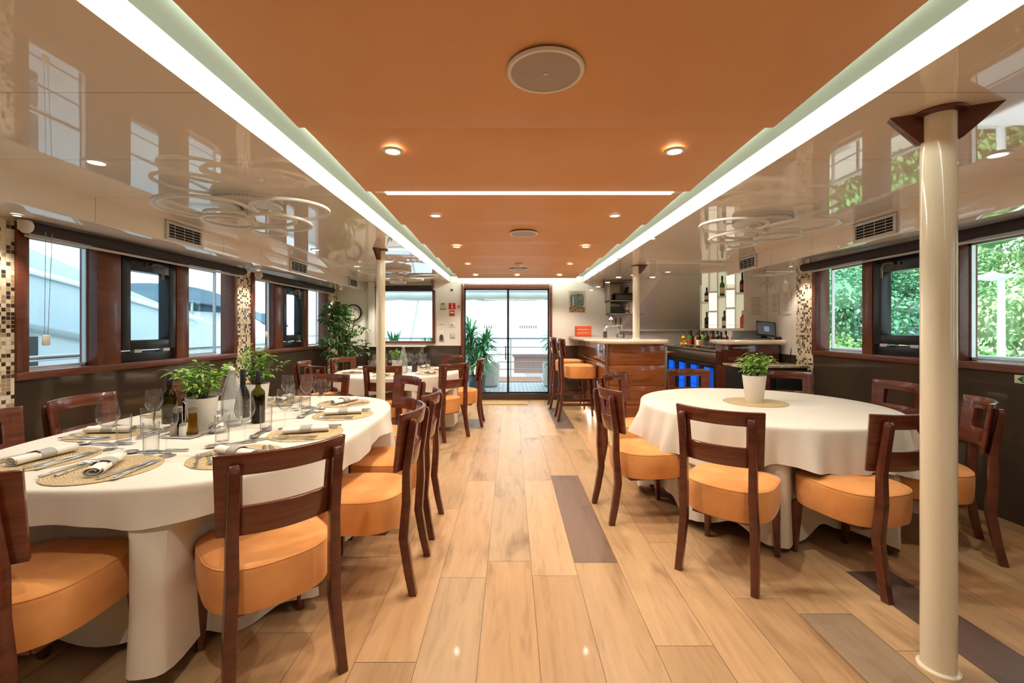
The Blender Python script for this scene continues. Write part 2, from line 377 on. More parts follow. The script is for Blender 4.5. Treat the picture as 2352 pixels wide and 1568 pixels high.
# ceiling
g = G(); g.box(FL-.6, XL, YF, YB, ZC, ZC+.16); g.box(XR, FR+.7, YF, YB, ZC, ZC+.16); ceil = struct('ceiling', g, white, label='glossy white panelled ceiling')
ceil['kind'] = 'structure'
g = G(); g.box(XL-.02, XR+.02, YF, YB, ZS, ZS+.05); obj('cove_slab', g, slabm, ceil)
g = G(); g.box(XL-.004, XL+.001, YF, YB, ZC+.004, ZS); g.box(XR-.001, XR+.004, YF, YB, ZC+.004, ZS); g.box(XL, XR, YB-.005, YB-.001, ZC, ZS)
obj('cove_face', g, covef, ceil)
ys = [YF+.4, -0.4, 0.95, 1.93, 2.83, 2.89, 3.74, 4.6, 5.5, 6.4, 7.1, 7.76]
PX0, PX1 = -0.93, 1.15
for i in range(len(ys)-1):
    a, b = ys[i], ys[i+1]
    if b - a < 0.1: continue
    g = G(); n = 6; vs = []
    for k in range(n+1):
        t = k/n; y = a+.004 + (b-a-.008)*t; z = 2.232 - 0.028*t**1.5
        vs += [(PX0, y, z), (PX1, y, z), (PX1, y, z+.022), (PX0, y, z+.022)]
    fs = [(4*k+i_, 4*k+(i_+1) % 4, 4*k+4+(i_+1) % 4, 4*k+4+i_) for k in range(n) for i_ in range(4)] + [(3,2,1,0), tuple(range(4*n, 4*n+4))]
    g.add(vs, fs); obj('ceiling_panel', g, peach, ceil, bevel=0.004)
    g = G(); g.box(PX0+.3, PX0+.34, a+.1, b-.1, 2.235, ZS); g.box(PX1-.34, PX1-.3, a+.1, b-.1, 2.235, ZS); obj('panel_hanger', g, slabm, ceil)
# fascia and soffit
for s, fx, wx, zw, nm in ((-1, FL, WL, 2.035, 'trim_1'), (1, FR, WR, 2.065, 'trim_2')):
    g = G(); y1 = YB if s < 0 else 5.72
    p = [(fx, ZF), (fx, ZC+.02), (wx+s*.12, ZC+.02), (wx+s*.12, zw+.01), (wx, zw)]
    vs = [(x, YF, z) for x, z in p] + [(x, y1, z) for x, z in p]
    fs = [tuple(range(5)), tuple(range(9, 4, -1))] + [(i, (i+1) % 5, 5+(i+1) % 5, 5+i) for i in range(5)]
    g.add(vs, fs); struct(nm, g, white, bevel=0.012, label='glossy white fascia stepping down above the windows')
g = G(); g.box(1.75, 2.8, 5.60, 5.70, ZC-.022, ZC+.01); struct('trim_3', g, white_w, bevel=.003, label='thin beam under the ceiling in front of the bar')
# long walls with window openings
GL = [(-2.30, -0.02), (0.26, 2.55), (2.83, 5.12), (5.40, 7.68)]
GR = [(-2.45, -0.16), (0.12, 2.41), (2.69, 4.98)]
wl = G(); wl.box(WL-.16, WL, YF, YB, 0, 0.987)
wall_l = struct('wall_left', wl, stone, label='polished dark brown stone wainscot wall')
g = G(); g.box(WL-.16, WL, YF, YB, 1.96, 2.2); obj('upper_wall', g, white_w, wall_l)
e = [YF] + [v for p in GL for v in p] + [YB]
for i in range(0, len(e), 2):
    g = G(); g.box(WL-.16, WL+.006, e[i], e[i+1], 0, 2.05); o = obj('mosaic_panel', g, mosaic_m, wall_l)
wr_ = G(); wr_.box(WR, WR+.16, YF, 5.27, 0, 1.03); wr_.box(WR, WR+.16, 5.27, YB, 0, 1.0)
wall_r = struct('wall_right', wr_, stone, label='polished dark brown stone wainscot wall')
g = G(); g.box(WR, WR+.16, YF, 5.27, 1.99, 2.2); g.box(WR, WR+.16, 5.27, YB, 1.0, 2.2); obj('upper_wall', g, white_w, wall_r)
e = [YF] + [v for p in GR for v in p] + [5.27]
for i in range(0, len(e), 2):
    g = G(); g.box(WR-.006, WR+.16, e[i], e[i+1], 0, 2.08); obj('mosaic_panel', g, mosaic_m, wall_r)
# rear wall behind the camera
g = G(); g.box(WL, WR, YF-.12, YF, 0, 1.0); wb_ = struct('wall_rear', g, stone)
g = G(); g.box(WL, WR, YF-.12, YF, 1.0, ZS+.05); obj('upper_wall', g, white_w, wb_)
# end wall with the sliding door and a window
DX0, DX1, DZ1 = -0.911, 0.764, 2.14
wx0, wx1, wz0, wz1 = -2.47, -1.39, 1.04, 2.05
g = G(); g.box(WL, DX0, YB, YB+.14, 0, 1.0); g.box(DX1, WR, YB, YB+.14, 0, 1.0)
wall_e = struct('wall_back', g, stone, label='end wall, dark stone below and white above')
g = G()
g.box(WL, wx0, YB, YB+.14, 1.0, 2.3); g.box(wx0, wx1, YB, YB+.14, 1.0, wz0); g.box(wx0, wx1, YB, YB+.14, wz1, 2.3); g.box(wx1, DX0, YB, YB+.14, 1.0, 2.3)
g.box(DX0, DX1, YB, YB+.14, DZ1, 2.3); g.box(DX1, WR, YB, YB+.14, 1.0, 2.3); obj('upper_wall', g, white_w, wall_e)
g = G(); g.box(-2.55, -1.56, YB-.22, YB, 0, .985); b_ = struct('trim_4', g, stone, bevel=.004, label='dark boxed ledge under the end window')
g = G(); g.box(-2.57, -1.54, YB-.24, YB, .985, 1.01); obj('ledge_top', g, white_w, b_, bevel=.003)
g = G(); g.box(-2.60, -2.49, YB-.10, YB, 1.01, 2.17); struct('trim_5', g, white_w, bevel=.008, label='white boxed pipe casing beside the end window')
# sliding door
d = bpy.data.objects.new('door_1', None); C.objects.link(d); d['kind'] = 'structure'; d['label'] = 'glazed sliding door to the aft deck in a dark wood frame'
def frame(x0, x1, z0, z1, y0, y1, wd, wt=None, wb2=None):
    g = G(); wt = wt or wd; wb2 = wb2 or wd
    g.box(x0, x0+wd, y0, y1, z0, z1); g.box(x1-wd, x1, y0, y1, z0, z1); g.box(x0+wd, x1-wd, y0, y1, z1-wt, z1)
    if wb2 > 0: g.box(x0+wd, x1-wd, y0, y1, z0, z0+wb2)
    return g
obj('door_frame', frame(DX0, DX1, 0, DZ1, YB-.03, YB+.12, .055, .09, .02), teak, d, bevel=.004)
g = G(); g.box(DX0+.055, DX1-.055, YB-.02, YB+.10, 0.02, .115); obj('threshold', g, stone, d, bevel=.004)
xm = (1167-1173)/1010*YB
for a, b, y in ((DX0+.055, xm+.02, YB+.03), (xm-.02, DX1-.055, YB+.06)):
    f = obj('door_leaf', frame(a, b, .115, 2.05, y, y+.025, .022, .02, .025), black, d, bevel=.002)
    g = G(); g.box(a+.02, b-.02, y+.009, y+.015, .135, 2.035); obj('glass_pane', g, pane, f)
g = G()
for k in range(8):
    x = 0.16 + k*.042
    for s in (1, -1): g.add([(x, 0, 0), (x+.017, 0, 0), (x+.035, 0, s*.028), (x+.018, 0, s*.028)], [(0,1,2,3)])
obj('chevron_marking', g, mat('chevron', (0.01,0.03,0.03), 0.5), d, loc=(0, YB+.055, 1.345), solid=.001)
g = G()
for k in range(4):
    x = -0.50 + k*.042
    for s in (1, -1): g.add([(x, 0, 0), (x+.017, 0, 0), (x+.035, 0, s*.028), (x+.018, 0, s*.028)], [(0,1,2,3)])
obj('chevron_marking', g, MT['chevron'], d, loc=(0, YB+.027, 1.345), solid=.001)
g = G(); g.box(xm-.055, xm-.035, YB+.0, YB+.03, .74, 1.0); obj('door_handle', g, black, d, bevel=.004)
# end window
wi = bpy.data.objects.new('window_1', None); C.objects.link(wi); wi['kind'] = 'structure'; wi['label'] = 'single pane window in the end wall'
obj('window_frame', frame(wx0, wx1, wz0, wz1, YB-.025, YB+.10, .055, .05, .045), teak, wi, bevel=.004)
g = G(); g.box(wx0+.05, wx1-.05, YB+.05, YB+.056, wz0+.04, wz1-.04); obj('glass_pane', g, pane, wi)
# ship windows
def long_window(idx, s, wx, y0, y1, zb, zg, zt, seq, detail=True):
    W = bpy.data.objects.new('window_%d' % idx, None); C.objects.link(W); W['kind'] = 'structure'
    W['label'] = 'long wood framed window with a black opening sash in the middle'
    def X(a, b): return (wx+s*a, wx+s*b) if s > 0 else (wx-b, wx-a)
    # coordinates measured outward from the wall plane; negative comes into the room
    g = G(); x0, x1 = X(-.02, .13)
    def bx(g, xa, xb, ya, yb, za, zb_): 
        a, b = X(xa, xb); g.box(min(a, b), max(a, b), ya, yb, za, zb_)
    bx(g, -.022, .14, y0, y1, zb, zg-.005); bx(g, -.015, .14, y0, y1, zt, zt+.05)
    bx(g, -.022, .14, y0, y0+.075 if s < 0 else y0+.06, zg-.005, zt); bx(g, -.022, .14, y1-.06, y1, zg-.005, zt)
    (a0, a1), (b0, b1), (c0, c1) = seq
    bx(g, -.012, .13, a1, b0, zg-.005, zt); bx(g, -.012, .13, b1, c0, zg-.005, zt)
    obj('window_frame', g, teak, W, bevel=.004)
    for (p, q) in ((a0, a1), (c0, c1)):
        g = G(); bx(g, .07, .10, p, p+.012, zg, zt); bx(g, .07, .10, q-.012, q, zg, zt); bx(g, .07, .10, p, q, zg, zg+.02); bx(g, .07, .10, p, q, zt-.03, zt)
        obj('glazing_bead', g, alu, W)
        g = G(); bx(g, .082, .088, p, q, zg, zt); obj('glass_pane', g, pane, W)
    # black sash: outer box and inner leaf
    g = G(); y_a, y_b = b0, b1
    bx(g, .02, .12, y_a, y_b, zg-.004, zg+.085); bx(g, .02, .12, y_a, y_a+.035, zg+.085, zt); bx(g, .02, .12, y_b-.035, y_b, zg+.085, zt); bx(g, .02, .12, y_a, y_b, zt-.03, zt)
    obj('sash_box', g, black, W, bevel=.003)
    g = G(); zi0, zi1 = zg+.095, zt-.035; t = .085
    bx(g, -.01, .09, y_a+.01, y_a+.01+t, zi0, zi1); bx(g, -.01, .09, y_b-.01-t, y_b-.01, zi0, zi1)
    bx(g, -.01, .09, y_a+.01+t, y_b-.01-t, zi0, zi0+t); bx(g, -.01, .09, y_a+.01+t, y_b-.01-t, zi1-t-.03, zi1)
    sash = obj('sash', g, black, W, bevel=.004)
    g = G(); bx(g, .055, .061, y_a+t, y_b-t, zi0+t-.01, zi1-t-.02); obj('glass_pane', g, pane, sash)
    g = G()
    for yy in (y_a+.12, y_b-.17): bx(g, -.018, .02, yy, yy+.075, zi0-.022, zi0+.004)
    obj('hinge', g, alu, sash)
    if detail:
        ym = (y_a+y_b)/2+.03*s; zz = zi1-.05; xi = wx - s*-.0
        inn = lambda dd: wx - s*dd
        g = G(); g.tube([(inn(.0), ym, zz), (inn(.05), ym, zz), (inn(.06), ym+.02, zz+.008), (inn(.062), ym+.075, zz+.004), (inn(.06), ym+.105, zz-.035), (inn(.055), ym+.11, zz-.12)], [.014,.012,.011,.011,.010,.009], 8)
        g.box(min(inn(.0), inn(.02)), max(inn(.0), inn(.02)), ym-.04, ym+.04, zz-.015, zz+.015)
        obj('sash_handle', g, bronze, sash)
k = 2
for i, (y0, y1) in enumerate(GL):
    o = y0 - 2.83
    seq = [(2.89+o, 3.39+o), (3.60+o, 4.20+o), (4.36+o, 4.88+o)]
    if i == 2: seq[0] = (2.89, 3.395)
    long_window(k, -1, WL, y0, y1, .985, 1.045, 1.965, seq); k += 1
for y0, y1 in GR:
    o = y0 - 2.69
    seq = [(2.84+o, 3.35+o), (3.56+o, 4.16+o), (4.28+o, 4.80+o)]
    long_window(k, 1, WR, y0, y1, 1.025, 1.085, 1.985, seq); k += 1
# roller blinds
def roller(label, s, x, y0, y1, z, chain_y=None):
    t = thing('roller_blind', label, 'blind', (x, y0, z), 0, None)
    L = y1-y0
    g = G(); g.tube([(0, .03, 0), (0, L-.03, 0)], .040, 18); obj('blind_roll', g, blind, t)
    g = G(); g.box(-.014+s*.02, .014+s*.02, .03, L-.03, -.062, -.044); obj('bottom_bar', g, blindb, t, bevel=.004)
    for yy in (0, L-.03):
        g = G(); M = Matrix.Translation((0, yy, 0)) @ Matrix.Rotation(-PI/2, 4, 'X')
        g.lathe([(.038, 0), (.044, .006), (.044, .022), (.038, .028)], 20, M=M); g.box(min(0, s*.05), max(0, s*.05), yy+.004, yy+.026, -.02, .044); obj('bracket', g, whitep, t, bevel=.002)
    if chain_y is not None:
        for q in (0, 1):
            g = G()
            for i in range(46):
                zz = -.04 - i*.0145; yy = chain_y + (q*2-1)*(.020 - .0002*i)
                g.lathe([(.001, -.003), (.0034, 0), (.001, .003)], 6, at=(-s*.055 + s*.0004*i, yy, zz))
            g.tube([(-s*.055, chain_y+(q*2-1)*.020, -.02), (-s*.037, chain_y+(q*2-1)*.0110, -.70)], .0012, 5)
            obj('chain', g, steel, t)
        g = G(); g.box(-s*.037-.012, -s*.037+.012, chain_y-.020, chain_y+.020, -.765, -.695); obj('chain_weight', g, whitep, t, bevel=.008)
    return t
bx_l, bx_r = WL+.10, WR-.11
roller('dark roller blind above the long window nearest the camera, with a bead chain', -1, bx_l, 2.80, 5.14, 1.978, .10)
roller('dark roller blind above the window beside the tall potted ficus', -1, bx_l, 5.40, 7.72, 1.978, .12)
roller('dark rolled blind above the window nearest the round table with one plant', 1, bx_r, 2.62, 5.02, 2.008)
roller('dark roller blind above the window behind the camera, white table side', -1, bx_l, .26, 2.57, 1.978)
t = thing('roller_blind', 'short dark roller blind over the single window in the end wall', 'blind', (wx0, YB-.10, 2.065))
g = G(); g.tube([(0.02, 0, 0), (wx1-wx0-.02, 0, 0)], .036, 18); obj('blind_roll', g, blind, t)
g = G(); g.box(.03, wx1-wx0-.03, -.012, .012, -.055, -.040); obj('bottom_bar', g, blind, t)
g = G(); g.box(wx1-wx0-.02, wx1-wx0+.005, -.035, .1, -.05, .04); obj('bracket', g, whitep, t, bevel=.006)
# columns
def column(x, y, z0, zt, r, label, rz, blocks):
    t = thing('column', label, 'column', (x, y, z0), rz)
    H = zt - z0
    g = G(); g.lathe([(r, 0.012), (r, H-.004)], 40); obj('pole', g, cream, t)
    g = G(); g.lathe([(r+.012, 0), (r+.012, .008), (r+.002, .014)], 40); obj('base_ring', g, cream, t)
    g = G(); g.lathe([(r+.002, H-.016), (r+.028, H-.012), (r+.028, H), (r+.002, H)], 40); obj('collar', g, cherry, t, bevel=.001)
    for a, L in blocks:
        g = G(); M = Matrix.Rotation(a, 4, 'Z')
        g.add([(r-.004, -.022, H), (r+L, -.022, H), (r-.004, -.022, H-.115), (r+.01, -.022, H-.115),
               (r-.004, .022, H), (r+L, .022, H), (r-.004, .022, H-.115), (r+.01, .022, H-.115)],
              [(0,1,3,2), (4,6,7,5), (0,4,5,1), (1,5,7,3), (3,7,6,2), (2,6,4,0)], M)
        obj('gusset', g, cherry, t, bevel=.002)
    return t
column(1.67, 1.717, 0, ZC, .0545, 'tall cream metal column standing in the aisle before the round table', 0, [(math.radians(-25), .13), (math.radians(155), .10)])
column(-1.40, 4.74, 0, ZC, .047, 'slim cream metal column between the two laid tables', 0, [(math.radians(-100), .10)])
column(1.69, 5.92, 1.18, ZC, .046, 'short cream column rising from the marble bar top', 0, [(math.radians(-35), .11)])
for x, y, lb in ((-1.38, 7.82, 'small dark wood ceiling gusset near the end window'), (1.62, 7.75, 'small dark wood ceiling gusset behind the hanging tube lamps')):
    g = G(); g.add([(-.02, -.1, 0), (-.02, .06, 0), (-.02, -.03, -.14), (-.02, .03, -.14), (.02, -.1, 0), (.02, .06, 0), (.02, -.03, -.14), (.02, .03, -.14)],
                   [(0,1,3,2), (4,6,7,5), (0,4,5,1), (1,5,7,3), (3,7,6,2), (2,6,4,0)])
    o = obj('ceiling_bracket', g, cherry, bevel=.002, loc=(x, y, ZC)); tag(o, lb, 'bracket')
# vents
def vent(s, fx, y0, y1, label):
    t = thing('air_vent', label, 'vent', (fx, y0, ZF+.014), 0, None); L = y1-y0; H = .148
    inn = -s
    def bx(g, a, b, *r): g.box(min(inn*a, inn*b), max(inn*a, inn*b), *r)
    g = G(); bx(g, 0, .016, 0, L, 0, .022); bx(g, 0, .016, 0, L, H-.022, H); bx(g, 0, .016, 0, .026, .022, H-.022); bx(g, 0, .016, L-.026, L, .022, H-.022)
    obj('vent_frame', g, ventw, t, bevel=.003)
    g = G(); bx(g, 0.001, .003, .02, L-.02, .02, H-.02); obj('vent_backing', g, dark, t)
    g = G()
    for k in range(4):
        z = .036 + k*.0235; bx(g, .006, .014, .026, L-.026, z, z+.0035)
    for k in range(1, 4): bx(g, .003, .006, L*k/4-.002, L*k/4+.002, .022, H-.022)
    obj('vent_slats', g, ventw, t)
vent(-1, FL, 3.40, 3.80, 'white slatted air vent above the first long window, nearest the ring lamp')
vent(-1, FL, 5.32, 5.76, 'white slatted air vent on the fascia over the mosaic strip, window side')
vent(-1, FL, 7.26, 7.65, 'small white air vent above the tall ficus')
vent(1, FR, 3.18, 3.58, 'white slatted air vent above the blind over the hedge view')
vent(1, FR, 5.0, 5.38, 'white slatted air vent above the hanging wine glasses')
# downlights
def downlight(x, y, z, label, power, r=.042, group='recessed ceiling downlights', spot=math.radians(118)):
    t = thing('downlight', label, 'ceiling light', (x, y, z), 0, group)
    g = G(); g.lathe([(r*.82, -.001), (r*.86, -.006), (r*1.2, -.006), (r*1.28, -.001), (r*1.28, .001)], 24, cap=False); obj('trim_ring', g, whitep, t)
    g = G(); g.lathe([(0.001, -.0022), (r*.84, -.0022)], 20, cap=False); obj('lens', g, bulb, t)
    if power:
        lamp('downlight_lamp', 'SPOT', (x, y, z-.012), power, WARM, .022, spot=spot, blend=.5)
    return t
rows = [(-1.6, 'behind the camera'), (0.95-.25, 'over the near aisle'), (2.2, 'in the second panel'), (3.46, 'in the fourth panel'), (4.80, 'in the fifth panel'), (6.07, 'in the seventh panel'), (7.38, 'in the last panel')]
for y, d_ in rows:
    for x, s_ in ((-.59, 'window table side'), (.82, 'bar side')):
        downlight(x, y, 2.2145, 'round recessed downlight %s of the orange ceiling, %s' % (d_, s_), 46 if y < 4.5 else 60)
downlight(.11, 7.38, 2.2145, 'round recessed downlight in the middle of the last orange panel', 40)
for y, d_ in ((-1.2, 'behind the camera'), (2.23, 'above the laid long table'), (4.73, 'beside the slim cream column'), (6.0, 'above the far laid table'), (7.5, 'near the ficus')):
    downlight(-2.1, y, ZC, 'small downlight in the white ceiling %s' % d_, 52 if y < 4 else 70)
for y, d_ in ((-1.2, 'behind the camera, bar side'), (2.13, 'just behind the tall cream column'), (4.53, 'above the round table near the bar'), (6.6, 'above the bar gap'), (7.45, 'near the sloping panel behind the bar')):
    downlight(2.36, y, ZC, 'small downlight in the white ceiling %s' % d_, 28 if y < 5 else 80)
for x, y, z, d_ in ((-3.02, 5.26, 2.02, 'washing the mosaic strip between the long windows'), (-3.02, 2.69, 2.02, 'washing the mosaic strip nearest the camera'), (-3.02, 7.82, 2.02, 'above the ficus washing the mosaic'), (3.25, 5.1, 2.045, 'washing the mosaic beside the hanging glasses')):
    downlight(x, y, z, 'tiny soffit spotlight %s' % d_, 26, .022, 'tiny soffit spotlights', math.radians(90))
for x, y, d_ in ((1.95, 7.0, 'above the inside of the bar'),):
    downlight(x, y, ZC, 'small downlight in the white ceiling %s' % d_, 48)
# speakers
for y, lb in ((1.516, 'large round ceiling loudspeaker in the nearest orange panel'), (4.12, 'round ceiling loudspeaker in the middle of the orange ceiling'), (6.66, 'round ceiling loudspeaker in the farthest orange panels')):
    t = thing('ceiling_speaker', lb, 'speaker', (.12, y, 2.2135), 0, 'round ceiling speakers')
    g = G(); g.lathe([(.118, -.003), (.120, -.008), (.130, -.008), (.134, -.001), (.134, .002)], 48, cap=False); obj('trim_ring', g, whitep, t)
    g = G(); g.lathe([(0.001, -.0085), (.05, -.008), (.119, -.005)], 48, cap=False); obj('grille', g, spk, t)
    g = G(); g.lathe([(0.001, -.0105), (.008, -.0105), (.009, -.0085)], 16, cap=False); obj('badge', g, steel, t)
t = thing('smoke_detector', 'white dome smoke detector on the far orange ceiling', 'smoke detector', (.11, 6.12, 2.2145))
g = G(); g.lathe([(.001, -.001), (.055, -.001), (.055, -.014), (.03, -.022), (.03, -.04), (.001, -.044)], 28, cap=False); obj('detector_head', g, whitep, t)
# LED light bar between panels
t = thing('light_bar', 'long linear light bar crossing the orange ceiling', 'ceiling light', (0.12, 2.86, 2.203))
g = G(); g.box(-.93, .93, -.026, .026, 0, .01); obj('diffuser', g, led, t)
g = G(); g.box(-1.0, 1.0, -.027, .027, .01, .05); obj('housing', g, whitep, t)
lamp('light_bar_lamp', 'AREA', (0.12, 2.86, 2.198), 22, (1, .9, .72), 1.8, (0, 0, 0), sy=.04)
# ring lamps
def ring_lamp(label, loc, rz, mirror=1, sc_=1.0):
    t = thing('ring_lamp', label, 'ceiling lamp', loc, rz, 'ceiling lamps of overlapping white rings')
    g = G(); g.lathe([(.001, 0), (.205, 0), (.205, -.042), (.198, -.05), (.001, -.05)], 56, cap=False); obj('canopy', g, lampw, t)
    g = G()
    for q in range(2):
        for i in range(90):
            a = 2*PI*i/90; x, y = .2056*math.cos(a), .2056*math.sin(a)
            M = Matrix.Translation((x, y, -.022-q*.008)) @ Matrix.Rotation(a, 4, 'Z'); g.box(-.0006, .0006, -.0022, .0022, -.0018, .0018, M)
    obj('perforation', g, dark, t)
    g = G(); g.lathe([(.035, -.05), (.035, -.085), (.001, -.085)], 24, cap=False); obj('stem', g, lampw, t)
    RG = [(.37, -.18, .215, .725), (-.13, -.22, .225, .735), (-.05, -.14, .115, .705), (-.09, -.05, .150, .685), (.19, .03, .19, .695), (.15, .0, .145, .71), (.05, .17, .105, .665), (-.27, -.08, .235, .765)]
    for x, y, r, h in RG:
        x *= mirror; z = h + 1.33 - ZC
        g = G(); n = 72; tilt = Matrix.Translation((x, y, z)) @ Matrix.Rotation(random.uniform(-.05, .05), 4, 'X') @ Matrix.Rotation(random.uniform(-.05, .05), 4, 'Y')
        wd = .011
        vs = []
        for i in range(n):
            a = 2*PI*i/n; c_, s_ = math.cos(a), math.sin(a)
            for rr, zz in ((r-wd, -.008), (r+wd, -.008), (r+wd, .008), (r-wd, .008)): vs.append((rr*c_, rr*s_, zz))
        fs = [(4*i+k2, 4*((i+1) % n)+k2, 4*((i+1) % n)+(k2+1) % 4, 4*i+(k2+1) % 4) for i in range(n) for k2 in range(4)]
        g.add(vs, fs, tilt); ring = obj('light_ring', g, lampw, t, bevel=.002)
        d = math.hypot(x, y); ux, uy = -x/d, -y/d; sx_, sy_ = x+ux*r*.98, y+uy*r*.98
        g = G(); M = Matrix.Translation((sx_, sy_, z)); g.box(-.012, .012, -.018, .018, -.006, .022, M); g.tube([(sx_, sy_, z+.015), (sx_*.5, sy_*.5, -.075), (0, 0, -.075)], .005, 8)
        obj('arm', g, lampw, ring)
    return t
ring_lamp('white ring ceiling lamp above the long laid table nearest the camera', (-1.72, 2.88, ZC), 0)
ring_lamp('white ring ceiling lamp above the round table with the single plant', (1.92, 3.36, ZC), 0.15, -1)
ring_lamp('white ring ceiling lamp in front of the end window', (-1.62, 6.25, ZC), .4)
# pendant tubes over the bar
for i, (x, y, lb) in enumerate(((1.30, 7.1, 'farthest along the bar, closest to the poster'), (1.30, 6.54, 'second from the poster end'), (1.30, 5.9, 'third from the poster end'), (1.30, 5.3, 'at the corner of the marble bar top'), (1.71, 5.3, 'just beside the column on the bar'))):
    t = thing('pendant_lamp', 'clear tube pendant lamp %s' % lb, 'pendant lamp', (x, y, ZC), 0, 'tube pendants over the bar')
    g = G(); g.lathe([(.03, -.0), (.03, -.225), (.027, -.235)], 20, cap=False); obj('tube', g, acryl, t)
    g = G(); g.lathe([(.001, -.235), (.028, -.235), (.028, -.229), (.001, -.229)], 20, cap=False); obj('diffuser', g, bulb, t)
    g = G(); g.lathe([(.001, 0), (.031, 0), (.031, -.012), (.001, -.012)], 20, cap=False); obj('ceiling_cap', g, whitep, t)
    lamp('pendant_light', 'SPOT', (x, y, ZC-.24), 12, WARM, .025, spot=math.radians(120))
g = G(); g.box(-.24, .24, -.16, .16, 0, .012)
g_m = obj('door_mat', g, jute, bevel=.003, loc=(-.10, 7.74, .001)); g_m.scale = (1.65, 1, 1); tag(g_m, 'plain tan jute mat on the floor inside the glass door', 'mat')
# ================================================================== chairs
def panel_mesh(hw_top, hw_bot, z0, z1, open_, bow, yb, lean, th=.018, nx=24):
    """curved back panel with a window; open_ = (half width, zlow, zhigh)"""
    ow, oz0, oz1 = open_
    us = sorted(set([-1 + 2*i/nx for i in range(nx+1)]))
    zs = [z0, oz0] + [oz0+(oz1-oz0)*k/4 for k in range(1, 4)] + [oz1, z1]
    zs = [z0, (z0+oz0)/2] + zs[1:6] + [(oz1+z1)/2, z1]
    g = G(); idx = {}
    def P(u, z):
        hw = hw_bot + (hw_top-hw_bot)*(z-z0)/(z1-z0)
        x = u*hw
        return (x, yb + bow*(x/hw_top)**2 - lean*(z-z0), z)
    ou = ow/hw_top
    us = [-1 + (1-ou)*i/4 for i in range(4)] + [-ou + 2*ou*i/14 for i in range(15)] + [ou + (1-ou)*i/4 for i in range(1, 5)]
    for j, z in enumerate(zs):
        for i, u in enumerate(us): idx[i, j] = len(g.v); g.v.append(P(u, z))
    for j in range(len(zs)-1):
        for i in range(len(us)-1):
            if 4 <= i < 18 and zs[j] >= oz0-1e-6 and zs[j+1] <= oz1+1e-6: continue
            g.f.append((idx[i, j], idx[i+1, j], idx[i+1, j+1], idx[i, j+1]))
    return g, P
def seat_mesh(w_, d0, d1, z0, z1, dome=.022, n=48, inset=.018):
    """D shaped pad: rounded behind, squarer in front"""
    g = G(); ring = []
    for i in range(n):
        a = 2*PI*i/n; c, s = math.cos(a), math.sin(a)
        e = 2.0/(4.2 if s > 0 else 2.6)
        x = math.copysign(abs(c)**e, c)*w_; y = math.copysign(abs(s)**e, s)*(d1 if s > 0 else d0)
        ring.append((x, y))
    levels = [(.90, z0), (.965, z0+.006), (.985, z0+.03), (1.0, z0+(z1-z0)*.5), (1.0, z1-.022), (.992, z1-.010), (.972, z1-.002), (.94, z1+.004), (.75, z1+dome*.65), (.45, z1+dome*.92), (.15, z1+dome)]
    for f, z in levels:
        for x, y in ring: g.v.append((x*f, y*f, z))
    for k in range(len(levels)-1):
        for i in range(n):
            j = (i+1) % n; g.f.append((k*n+i, k*n+j, (k+1)*n+j, (k+1)*n+i))
    g.f.append(tuple(range(n-1, -1, -1))); g.f.append(tuple(range((len(levels)-1)*n, len(levels)*n)))
    pip = G(); pth = [(x*.985, y*.985, z1-.004) for x, y in ring] + [(ring[0][0]*.985, ring[0][1]*.985, z1-.004)]
    pip.tube(pth, .0028, 6, caps=False)
    return g, pip
def make_chair(label, loc, rz, group, stool=False):
    t = thing('bar_stool' if stool else 'dining_chair', label, 'bar stool' if stool else 'chair', loc, rz, group)
    dz = .31 if stool else 0
    sg, pg = seat_mesh(.228, .225, .235, .30+dz, .472+dz)
    s = obj('seat', sg, suede, t); obj('seam_piping', pg, suede, s)
    bz0, bz1 = .612+dz, .902+dz - (.04 if stool else 0)
    if stool: bz0 -= .02
    H = bz1-bz0
    pg_, P = panel_mesh(.226, .212, bz0, bz1, (.148, bz0+H*.355, bz0+H*.745), .074, -.285, .14)
    o = obj('backrest', pg_, cherryh, t, bevel=.0035, solid=.018)
    for sx_ in (-1, 1):
        x = sx_*.172
        ytop = P(.172/.226, bz1-.03)[1] - .022; ymid = P(.172/.226, bz0)[1] - .020
        g = G()
        g.bar([(x*1.10, -.305 if not stool else -.33, 0), (x*1.07, -.280, .12+dz*.4), (x*1.03, -.255, .28+dz*.8), (x, ymid-.001, .46+dz), (x, ymid, bz0), (x*1.0, ytop, bz1-.055), (x*1.0, ytop+.004, bz1-.03)],
              [.036, .038, .040, .040, .038, .036, .030], [.038, .042, .046, .044, .038, .034, .024])
        obj('leg', g, cherry, t, bevel=.004)
        g = G(); g.bar([(sx_*.195, .205 if not stool else .23, 0), (sx_*.187, .192, .31+dz)], [.028, .044], [.028, .044])
        obj('leg', g, cherry, t, bevel=.004)
    g = G(); f = .05
    g.box(-.15, .15, .135, .165, .283+dz, .31+dz); g.box(-.15, .15, -.165, -.135, .283+dz, .31+dz); g.box(-.165, -.135, -.16, .16, .283+dz, .31+dz); g.box(.135, .165, -.16, .16, .283+dz, .31+dz)
    obj('seat_frame', g, cherry, t, bevel=.002)
    if stool:
        for sx_ in (-1, 1):
            g = G(); g.box(sx_*.183-.011, sx_*.183+.011, -.27, .205, .22, .255); obj('stretcher', g, cherry, t, bevel=.003)
        g = G(); g.box(-.185, .185, .205, .227, .30, .335); obj('stretcher', g, cherry, t, bevel=.003)
        g = G(); g.box(-.185, .185, -.277, -.257, .34, .37); obj('stretcher', g, cherry, t, bevel=.003)
    return t
def rzf(fx, fy): return math.atan2(-fx, fy)   # local +Y turned to (fx, fy)
